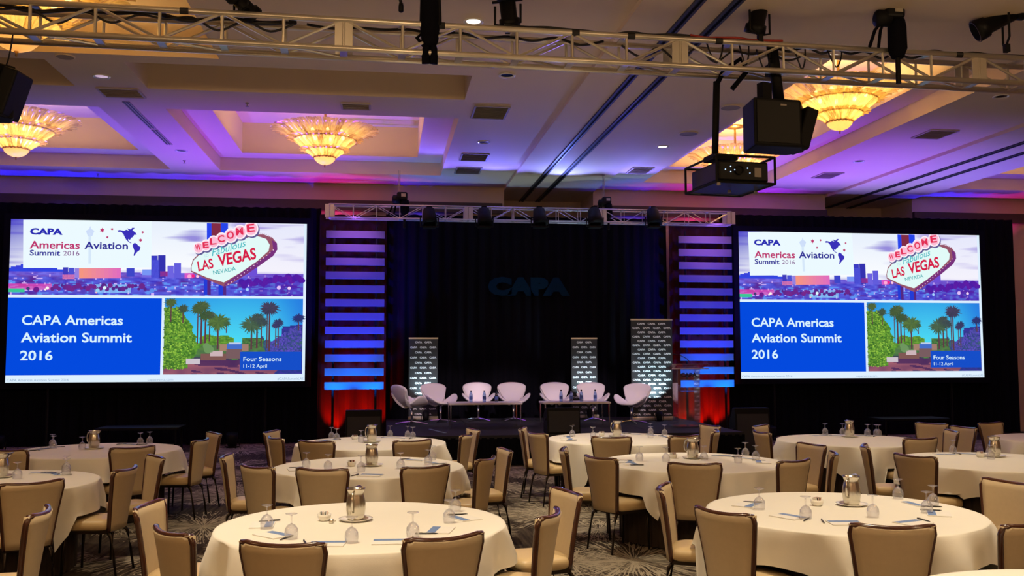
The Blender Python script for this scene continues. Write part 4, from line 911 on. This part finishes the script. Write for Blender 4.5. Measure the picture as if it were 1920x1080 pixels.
for y0, y1, lb in ((14.25, 15.9, 'long slot diffuser on the ceiling beam, segment nearer the front truss'), (16.0, 17.1, 'long slot diffuser on the ceiling beam, segment nearer the stage')):
    t = thing('slot_diffuser', lb, 'vent', (-3.82, (y0+y1)/2, 5.6), 0, 'slot diffusers')
    for dx in (-0.045, 0.0, 0.045): MB().box((dx, 0, -0.006), (0.016, y1-y0, 0.012)).build('slot_bar', GREYMETAL, t)
    MB().box((0, 0, -0.002), (0.10, y1-y0, 0.003)).build('backing', DARKTRACK, t)
X0 = ony(1465, 120, 9.5).x
for i, (dx, dz, w_, lb) in enumerate(((-0.20, -0.02, 0.16, 'loose black cable loop behind the projector pole on the front truss'), (0.22, 0.02, 0.14, 'loose black cable loop beside the loudspeaker pole'), (-0.42, 0.04, 0.12, 'thin cable loop hanging inside the front truss over the projector'), (0.62, 0.06, 0.2, 'slack cable loop in the truss over the lit chandelier'), (-0.75, 0.05, 0.2, 'slack cable loop in the truss beside the ceiling rails'))):
    cable(lb, [(X0+dx-w_/2, TY(X0)+0.10, 5.18+dz), (X0+dx-w_/3, TY(X0)+0.05, 5.02+dz), (X0+dx, TY(X0)+0.06, 4.93+dz), (X0+dx+w_/3, TY(X0)+0.08, 5.04+dz), (X0+dx+w_/2, TY(X0)+0.12, 5.19+dz)], 0.009)
# ------------------------------------------------------------------ banquet tables
RT = 0.915; ZT = 0.75
TABLES = {  # key: (px, py of the table centre), corner direction of the cloth in degrees, phrase
 'A': (680, 984, 40, 'the front centre table'), 'B': (691, 876, 30, 'the middle centre table'), 'C': (696, 831, 48, 'the table before the red-lit drape'),
 'D': (1578, 960, -8, 'the front aisle table'), 'E': (1300, 867, 245, 'the second aisle table'), 'F': (1160, 823, 222, 'the table before the lectern'),
 'G': (1597, 826, 255, 'the table under the right-hand screen'), 'H': (1866, 866, 190, 'the right-edge table'), 'I': (2012, 824, 200, 'the far right-edge table'),
 'J': (180, 845, 20, 'the table under the left-hand screen'), 'K': (-32, 907, 318, 'the left-edge table'), 'L': (2125, 1166, 15, 'the table in the lower right corner')}
TC = {}
def cloth(name, rot, seed, seats):
    rnd = random.Random(seed); hs = 1.15; NA_, ph = 96, rnd.uniform(0, 6.28); ph2 = rnd.uniform(0, 6.28); rings = []
    tlist = [0.0, 0.45, 0.8, 0.93, 0.985]; hang = [0.0, 0.04, 0.12, 0.28, 0.45, 0.62, 0.8, 1.0]
    v = []; z0 = ZT+0.006
    for tt in tlist[1:]: rings.append([(RT*tt*math.cos(2*PI*k/NA_), RT*tt*math.sin(2*PI*k/NA_), z0) for k in range(NA_)])
    for h in hang:
        r_ = []
        for k in range(NA_):
            a = 2*PI*k/NA_; al = a-rot; rs = hs/max(abs(math.cos(al)), abs(math.sin(al))); d = (rs-RT)*h
            corner = abs(math.sin(2*al))**0 * (max(0, (rs-hs)/(1.626-hs)))
            wv = math.sin(9*a+ph)+0.5*math.sin(17*a+ph2)
            rad = RT+0.010+min(d, 0.05)*0.2+d*0.03+0.066*min(1, d/0.2)*(wv*abs(wv)*0.6+wv*0.4+0.35)*(0.5+0.9*corner)
            if d > 0: rad = max(rad, RT+0.008)
            zz = z0-0.002-max(0, d-0.006)*0.985
            for sa, sr in seats:      # the cloth comes to rest on a seat pushed under it
                da = abs((a-sa+PI) % (2*PI)-PI)
                if da*RT < 0.25 and sr < 1.16: zz = max(zz, 0.493+0.02*h)
            r_.append((rad*math.cos(a), rad*math.sin(a), zz))
        rings.append(r_)
    v = [(0, 0, z0)]; f = []
    for r_ in rings: v += r_
    f += [(0, 1+k, 1+(k+1) % NA_) for k in range(NA_)]
    for q in range(len(rings)-1): f += [(1+q*NA_+k, 1+q*NA_+(k+1) % NA_, 1+(q+1)*NA_+(k+1) % NA_, 1+(q+1)*NA_+k) for k in range(NA_)]
    return MB().add(v, f)
CHAIRS = {
 'A': [(523, 1020, 'near side, leftmost of two'), (836, 1006, 'near side, rightmost of two'), (1040, 962, 'aisle side, closer to the camera'), (1072, 921, 'aisle side, showing its front'), (310, 996, 'outer left side, closer to the camera'), (268, 946, 'outer left side, showing its front')],
 'B': [(601, 880, 'near side, leftmost of two'), (793, 873, 'near side, rightmost of two'), (918, 859, 'aisle side, back to the camera'), (954, 843, 'aisle side, showing its front'), (418, 855, 'outer left side, showing its front'), (474, 875, 'outer left side, back to the camera')],
 'C': [(614, 824, 'near side, leftmost of two'), (765, 824, 'near side, rightmost of two'), (860, 814, 'aisle side, back to the camera'), (893, 805, 'aisle side, edge-on'), (503, 809, 'outer left side, edge-on'), (527, 820, 'outer left side, back to the camera')],
 'J': [(60, 838, 'near side, leftmost'), (224, 833, 'near side, beside the steel pitcher'), (332, 824, 'aisle side, back to the camera'), (408, 812, 'aisle side, apart and edge-on')],
 'K': [(40, 898, 'near side, cut by the picture edge'), (225, 878, 'right side, large with its seat showing'), (300, 856, 'right side, edge-on farther back')],
 'M': [(85, 957, 'alone in the lower left corner')],
 'E': [(1053, 842, 'aisle side, edge-on farther back'), (1138, 856, 'aisle side, back to the camera'), (1302, 865, 'near side, alone in the middle'), (1491, 863, 'outer side, back to the camera'), (1528, 833, 'outer side, showing its lit front'), (1568, 850, 'outer side, edge-on and farthest right')],
 'F': [(976, 803, 'aisle side, edge-on'), (1036, 810, 'aisle side, back to the camera'), (1151, 814, 'near side, leftmost of two'), (1275, 816, 'near side, rightmost of two'), (1337, 798, 'outer side, showing its front'), (1345, 808, 'outer side, edge-on in front of the other')],
 'G': [(1420, 798, 'aisle side, set apart, seat showing'), (1522, 808, 'near side, leftmost of two'), (1667, 815, 'near side, rightmost of two'), (1750, 794, 'outer side, showing its front'), (1785, 808, 'outer side, back to the camera'), (1812, 801, 'outer side, edge-on')],
 'H': [(1643, 836, 'aisle side, edge-on with its seat showing'), (1776, 849, 'near side, back to the camera')],
 'D': [(1240, 912, 'aisle side, with its seat showing'), (1387, 953, 'near side, leftmost of two'), (1662, 977, 'near side, rightmost of two'), (1897, 903, 'outer side, showing its front'), (1938, 982, 'outer side, cut by the picture edge')],
 'I': [(1856, 793, 'aisle side, its dark back to the camera')]}
for k, (px_, py_, cr, ph) in TABLES.items(): TC[k] = onz(px_, py_, ZT)
TC['M'] = TC['A'].copy(); TC['M'].x = TC['A'].x-3.55; TC['M'].y = TC['A'].y-0.1
SEATS = {}
for k, lst in CHAIRS.items():
    for (px_, py_, ph) in lst:
        p = onz(px_, py_, 0.88); d = Vector((TC[k].x-p.x, TC[k].y-p.y, 0)); L_ = d.length; d.normalize(); r = max(L_-0.285, 0.98)
        SEATS.setdefault(k, []).append((Vector((TC[k].x, TC[k].y, 0))-d*r, math.atan2(d.y, d.x)-PI/2, math.atan2(-d.y, -d.x), r, ph))
for i, (k, (px_, py_, cr, ph)) in enumerate(TABLES.items()):
    c = onz(px_, py_, ZT); TC[k] = c
    t = thing('round_table', 'round banquet table with brown pleated skirt, ' + ph, 'table', (c.x, c.y, 0), 0, 'round banquet tables')
    MB().lathe([(0.2, ZT-0.03), (RT, ZT-0.03), (RT, ZT), (0.2, ZT)], 48).build('table_top', LEGBRONZE, t)
    def sk(u, v): a = 2*PI*u; r = 0.745+0.012*math.sin(56*a)*(1-0.3*v); return (r*math.cos(a), r*math.sin(a), 0.012+(ZT-0.035-0.012)*v)
    MB().grid(sk, 384, 1).build('pleated_skirt', BROWNCLOTH, t, True)
    MB().lathe([(0.30, 0.0), (0.30, 0.02), (0.05, 0.04), (0.05, ZT-0.03)], 16).build('pedestal', LEGBRONZE, t)
    o = cloth('cloth', math.radians(cr+45), 40+i, [(q[2], q[3]) for q in SEATS.get(k, [])]).build('white_tablecloth', LINEN, None, True, (c.x, c.y, 0))
    tag(o, 'square white linen cloth draped over ' + ph, 'tablecloth', 'white tablecloths')
# ------------------------------------------------------------------ chairs
def make_chair(label):
    t = thing('banquet_chair', label, 'chair')
    W_ = lambda q: 0.164+0.056*q+0.018*q*q
    def surf(s, q, off):
        y = -0.195-0.062*q-0.018*q*q+0.055*s*s*(0.5+0.5*q) - off
        z = 0.375+0.505*q - (0.016*(1-s*s) if q > 0.9 else 0)*(q-0.9)*10
        return (s*W_(q), y, z)
    b = MB(); NS, NQ = 10, 9
    for off in (0.0, 0.034): b.grid(lambda u, v, o_=off: surf(u*2-1, v, o_+(0.008 if o_ else -0.010)*(1-(u*2-1)**2)), NS, NQ)
    n1 = (NS+1)*(NQ+1); ed = [i for i in range(NS+1)]+[j*(NS+1)+NS for j in range(1, NQ+1)]+[NQ*(NS+1)+i for i in range(NS-1, -1, -1)]+[j*(NS+1) for j in range(NQ-1, 0, -1)]
    b.f += [(ed[i], ed[(i+1) % len(ed)], ed[(i+1) % len(ed)]+n1, ed[i]+n1) for i in range(len(ed))]
    b.build('backrest', TAN, t, True)
    pts = [surf(-1, q/10, 0.017) for q in range(0, 10)]
    top = [surf(-1+2*k/10, 1, 0.017) for k in range(11)]
    top[0] = tuple(Vector(top[0])*0.5+Vector(top[1])*0.35+Vector(surf(-1, 0.95, 0.017))*0.15); top[10] = (-top[0][0], top[0][1], top[0][2])
    pts = pts+top+[surf(1, q/10, 0.017) for q in range(9, -1, -1)]
    b = MB(); b.path(pts, 0.0185, 8); lo = [surf(-1+2*k/8, 0, 0.017) for k in range(9)]; b.path(lo, 0.010, 6); b.build('back_frame', FRAMEBROWN, t, True)
    # seat: rounded cushion
    def outline(sc, z):
        o_ = []
        for k in range(28):
            a = 2*PI*k/28; c_, s_ = math.cos(a), math.sin(a); x = math.copysign(abs(c_)**0.45, c_); y = math.copysign(abs(s_)**0.45, s_); wd = 0.205+0.025*(y > 0)*y
            o_.append((x*wd*sc, 0.0+y*0.205*sc, z))
        return o_
    rings = [outline(0.93, 0.385), outline(1.0, 0.40), outline(1.01, 0.435), outline(0.96, 0.462), outline(0.75, 0.476), outline(0.35, 0.482)]
    v = [p for r_ in rings for p in r_]; f = [(q*28+k, q*28+(k+1) % 28, (q+1)*28+(k+1) % 28, (q+1)*28+k) for q in range(5) for k in range(28)]+[tuple(range(27, -1, -1)), tuple(5*28+k for k in range(28))]
    MB().add(v, f).build('seat', SEATTAN, t, True)
    b = MB(); 
    for a_, c_ in (((-0.18, 0.18), (0.18, 0.18)), ((-0.165, -0.18), (0.165, -0.18)), ((-0.18, 0.18), (-0.165, -0.18)), ((0.18, 0.18), (0.165, -0.18))): b.bar((a_[0], a_[1], 0.372), (c_[0], c_[1], 0.372), 0.02, 0.03)
    b.build('seat_frame', LEGBRONZE, t)
    for s in (-1, 1):
        MB().path([(s*0.175, 0.175, 0.385), (s*0.182, 0.185, 0.20), (s*0.188, 0.192, 0.0)], [0.016, 0.013, 0.010], 8).build('leg', LEGBRONZE, t, True)
        MB().path([(s*0.150, -0.16, 0.385), (s*0.168, -0.205, 0.33), (s*0.175, -0.235, 0.18), (s*0.180, -0.262, 0.0)], [0.016, 0.015, 0.012, 0.010], 8).build('leg', LEGBRONZE, t, True)
    return t
ch = None
for k, lst in SEATS.items():
    where = TABLES[k][3] if k in TABLES else 'a table out of view'
    for (p0, rz, sa, r, ph) in lst:
        lb = 'tan banquet chair at %s, %s' % (where.replace('the ', '', 1), ph); grp = 'tan banquet chairs around the tables'
        if ch is None: ch = make_chair(lb); ch['group'] = grp; ch.location = p0; ch.rotation_euler[2] = rz
        else: clone(ch, p0, rz, lb, grp)
# ------------------------------------------------------------------ tableware
ORD = ('first', 'second', 'third', 'fourth', 'fifth', 'sixth', 'seventh')
def make_goblet(label):
    t = thing('water_goblet', label, 'goblet')   # turned upside down: rim on the cloth, foot in the air
    MB().lathe([(0.036, 0.0), (0.041, 0.03), (0.038, 0.06), (0.022, 0.082), (0.006, 0.09), (0.004, 0.088), (0.020, 0.078), (0.036, 0.058), (0.039, 0.03), (0.034, 0.001)], 16, cap=False).build('bowl', GLASS, t, True)
    MB().lathe([(0.006, 0.088), (0.0045, 0.11), (0.006, 0.138)], 10).build('stem', GLASS, t, True)
    MB().lathe([(0.006, 0.136), (0.034, 0.145), (0.036, 0.148), (0.004, 0.149)], 16).build('foot', GLASS, t, True)
    return t
GLASSES = {'A': [(500, 991), (546, 1010), (659, 1017), (774, 1007), (842, 980), (854, 959)], 'B': [(574, 877), (615, 881), (677, 884), (751, 878), (803, 871), (811, 863)], 'C': [(607, 821), (631, 825), (677, 829), (735, 818), (774, 822), (785, 817)],
 'D': [(1424, 955), (1511, 973), (1637, 970), (1699, 932), (1738, 962), (1750, 949)], 'E': [(1199, 864), (1249, 866), (1320, 863), (1384, 868), (1402, 855), (1417, 862)], 'F': [(1073, 819), (1112, 822), (1220, 821), (1234, 812), (1246, 817)],
 'G': [(1525, 810), (1579, 814), (1635, 814), (1653, 808), (1675, 813), (1684, 810)], 'H': [(1787, 850), (1858, 861)], 'J': [(82, 836), (100, 841), (154, 843), (263, 834), (289, 831)], 'K': [(32, 898), (124, 891), (155, 881)]}
gb = None; GW = {}
for k, lst in GLASSES.items():
    for i, (x, y) in enumerate(lst):
        p = onz(x, y, ZT+0.008); GW.setdefault(k, []).append(p)
        d = Vector((p.x-TC[k].x, p.y-TC[k].y, 0))
        if d.length > 0.82: p = Vector((TC[k].x, TC[k].y, p.z))+d.normalized()*0.82
        lb = 'upturned stemmed glass on %s, %s in the row' % (TABLES[k][3], ORD[i]); grp = 'upturned water goblets'
        if gb is None: gb = make_goblet(lb); gb['group'] = grp; gb.location = p
        else: clone(gb, p, 0.4*i, lb, grp)
def make_pitcher(label):
    t = thing('steel_pitcher', label, 'pitcher')
    prof = [(0.001, 0.0), (0.050, 0.0), (0.056, 0.015), (0.064, 0.07), (0.063, 0.11), (0.053, 0.155), (0.050, 0.17), (0.058, 0.195), (0.062, 0.205), (0.058, 0.205), (0.046, 0.172), (0.05, 0.15), (0.058, 0.10)]
    MB().lathe(prof, 24, cap=False).build('body', STEEL, t, True)
    b = MB().add([(-0.022, -0.052, 0.172), (0.022, -0.052, 0.172), (0.030, -0.060, 0.205), (-0.030, -0.060, 0.205), (0, -0.098, 0.212), (0, -0.062, 0.168)], [(0, 5, 4, 3), (5, 1, 2, 4), (3, 4, 2), (0, 1, 5)]); b.build('spout', STEEL, t, True)
    MB().path([(0, 0.052, 0.185), (0, 0.085, 0.175), (0, 0.098, 0.13), (0, 0.09, 0.08), (0, 0.062, 0.055)], 0.007, 8).build('handle', STEEL, t, True)
    MB().lathe([(0.001, 0.185), (0.050, 0.183)], 20, cap=False).build('ice_guard', STEEL, t)
    return t
PITCH_AT = {'A': (667, 972), 'B': (697, 871), 'C': (697, 827), 'D': (1597, 944), 'E': (1299, 857), 'F': (1157, 817), 'G': (1593, 817), 'H': (1865, 854), 'J': (176, 839), 'K': (2, 892)}
pt = None
for i, (k, (x, y)) in enumerate(PITCH_AT.items()):
    p = onz(x, y, ZT+0.02); ph = TABLES[k][3]; rz = (2.9, 0.6, 2.2, 2.3, 0.8, 1.9, 3.0, 2.6, 1.2, 2.0)[i]
    s = thing('underplate', 'white china plate with folded napkin under the pitcher on ' + ph, 'plate', (p.x, p.y, ZT+0.0065), 0.3*i, 'plates under the pitchers')
    MB().lathe([(0.001, 0.002), (0.065, 0.002), (0.10, 0.012), (0.112, 0.017), (0.10, 0.009), (0.065, 0.0), (0.001, 0.0)], 28, cap=False).build('dish', CHINA, s, True)
    MB().grid(lambda u, v: ((u-0.5)*0.14, (v-0.5)*0.14, 0.0035+0.002*math.sin(9*u)*math.sin(7*v)), 6, 6).build('napkin', LINEN, s, True)
    lb = 'steel water pitcher on ' + ph; p.z = ZT+0.014
    if pt is None: pt = make_pitcher(lb); pt['group'] = 'steel water pitchers'; pt.location = p; pt.rotation_euler[2] = rz
    else: clone(pt, p, rz, lb, 'steel water pitchers')
BOWLS = {'A': (608, 976), 'B': (659, 874), 'D': (1532, 948), 'E': (1262, 859), 'F': (1128, 817), 'C': (665, 824), 'H': (1838, 857)}
sg = None
for k, (x, y) in BOWLS.items():
    p = onz(x, y, ZT+0.007); lb = 'small white bowl of sugar packets on ' + TABLES[k][3]
    if sg is None:
        sg = thing('sugar_bowl', lb, 'bowl', p, 0, 'sugar bowls')
        MB().lathe([(0.001, 0.0), (0.032, 0.0), (0.042, 0.02), (0.046, 0.042), (0.043, 0.042), (0.038, 0.02), (0.001, 0.012)], 20, cap=False).build('dish', CHINA, sg, True)
        for j in range(7):
            a = -0.6+0.2*j; o = MB().box((0, 0, 0), (0.004, 0.036, 0.045), mx=Matrix.Rotation(a*0.4, 3, 'Y')).build('sugar_packet', (PAPER, PEN, mat('pink_packet', (0.5, 0.2, 0.12), 0.6))[j % 3], sg); o.location = (-0.024+0.008*j, 0, 0.036)
    else: clone(sg, p, 0.5, lb)
p = onz(621, 981, ZT+0.007); cr = thing('creamer_cup', 'small shiny cream cup beside the sugar bowl on the front centre table', 'cup', p)
MB().lathe([(0.001, 0.0), (0.014, 0.0), (0.018, 0.022), (0.016, 0.022), (0.013, 0.003)], 14, cap=False).build('cup', STEEL, cr, True); MB().path([(0.017, 0, 0.018), (0.028, 0, 0.014), (0.016, 0, 0.005)], 0.003, 6).build('handle', STEEL, cr)
# notepads and pens laid at the seats
def make_pad(label):
    t = thing('notepad', label, 'notepad'); MB().box((0, 0, 0.003), (0.21, 0.15, 0.006)).build('paper_block', PAPER, t)
    MB().box((0, 0.043, 0.0063), (0.20, 0.052, 0.0008)).build('printed_header', BLUEINK, t); return t
def make_pen(label):
    t = thing('ballpoint_pen', label, 'pen'); q = Matrix.Rotation(PI/2, 3, 'Y')
    MB().lathe([(0.0015, -0.07), (0.0045, -0.055), (0.0048, 0.06), (0.003, 0.07)], 8, q, (0, 0, 0.0055)).build('barrel', PEN, t, True); MB().box((0.045, 0, 0.0115), (0.04, 0.003, 0.0025)).build('clip', STEEL, t); return t
pad0 = pen0 = None; rnd = random.Random(5)
PADS = {'A': [(492, 987), (512, 1006), (613, 1023), (732, 1019), (826, 997), (872, 974)], 'D': [(1400, 949), (1482, 971), (1585, 981), (1712, 983), (1722, 947), (1760, 966)]}
for k in GLASSES:
    seats = []
    if k in PADS: seats = [onz(x, y, ZT) for x, y in PADS[k]]
    else:
        for g in GW[k]:
            d = Vector((g.x-TC[k].x, g.y-TC[k].y, 0)); a = math.atan2(d.y, d.x)+0.20; seats.append(Vector((TC[k].x+0.70*math.cos(a), TC[k].y+0.70*math.sin(a), ZT)))
    for i, p in enumerate(seats):
        d = Vector((p.x-TC[k].x, p.y-TC[k].y, 0)); rr = min(max(d.length, 0.5), 0.74); d.normalize(); p = Vector((TC[k].x, TC[k].y, 0))+d*rr; p.z = ZT+0.0068
        rz = math.atan2(d.y, d.x)+PI/2+rnd.uniform(-0.35, 0.35)
        lb = 'notepad with blue header on %s, %s in the row' % (TABLES[k][3], ORD[i])
        if pad0 is None: pad0 = make_pad(lb); pad0['group'] = 'notepads on the tables'; pad0.location = p; pad0.rotation_euler[2] = rz
        else: clone(pad0, p, rz, lb, 'notepads on the tables')
        side = Vector((-d.y, d.x, 0)); q = p+side*0.14*(1 if i % 2 else -1)-d*0.02; q.z = ZT+0.0068
        if (Vector((q.x, q.y, 0))-Vector((TC[k].x, TC[k].y, 0))).length < 0.80:
            lb = 'black pen beside the %s notepad of %s' % (ORD[i], TABLES[k][3].replace('the ', '', 1)); rz2 = rz+PI/2+rnd.uniform(-0.4, 0.4)
            if pen0 is None: pen0 = make_pen(lb); pen0['group'] = 'pens beside the notepads'; pen0.location = q; pen0.rotation_euler[2] = rz2
            else: clone(pen0, q, rz2, lb, 'pens beside the notepads')
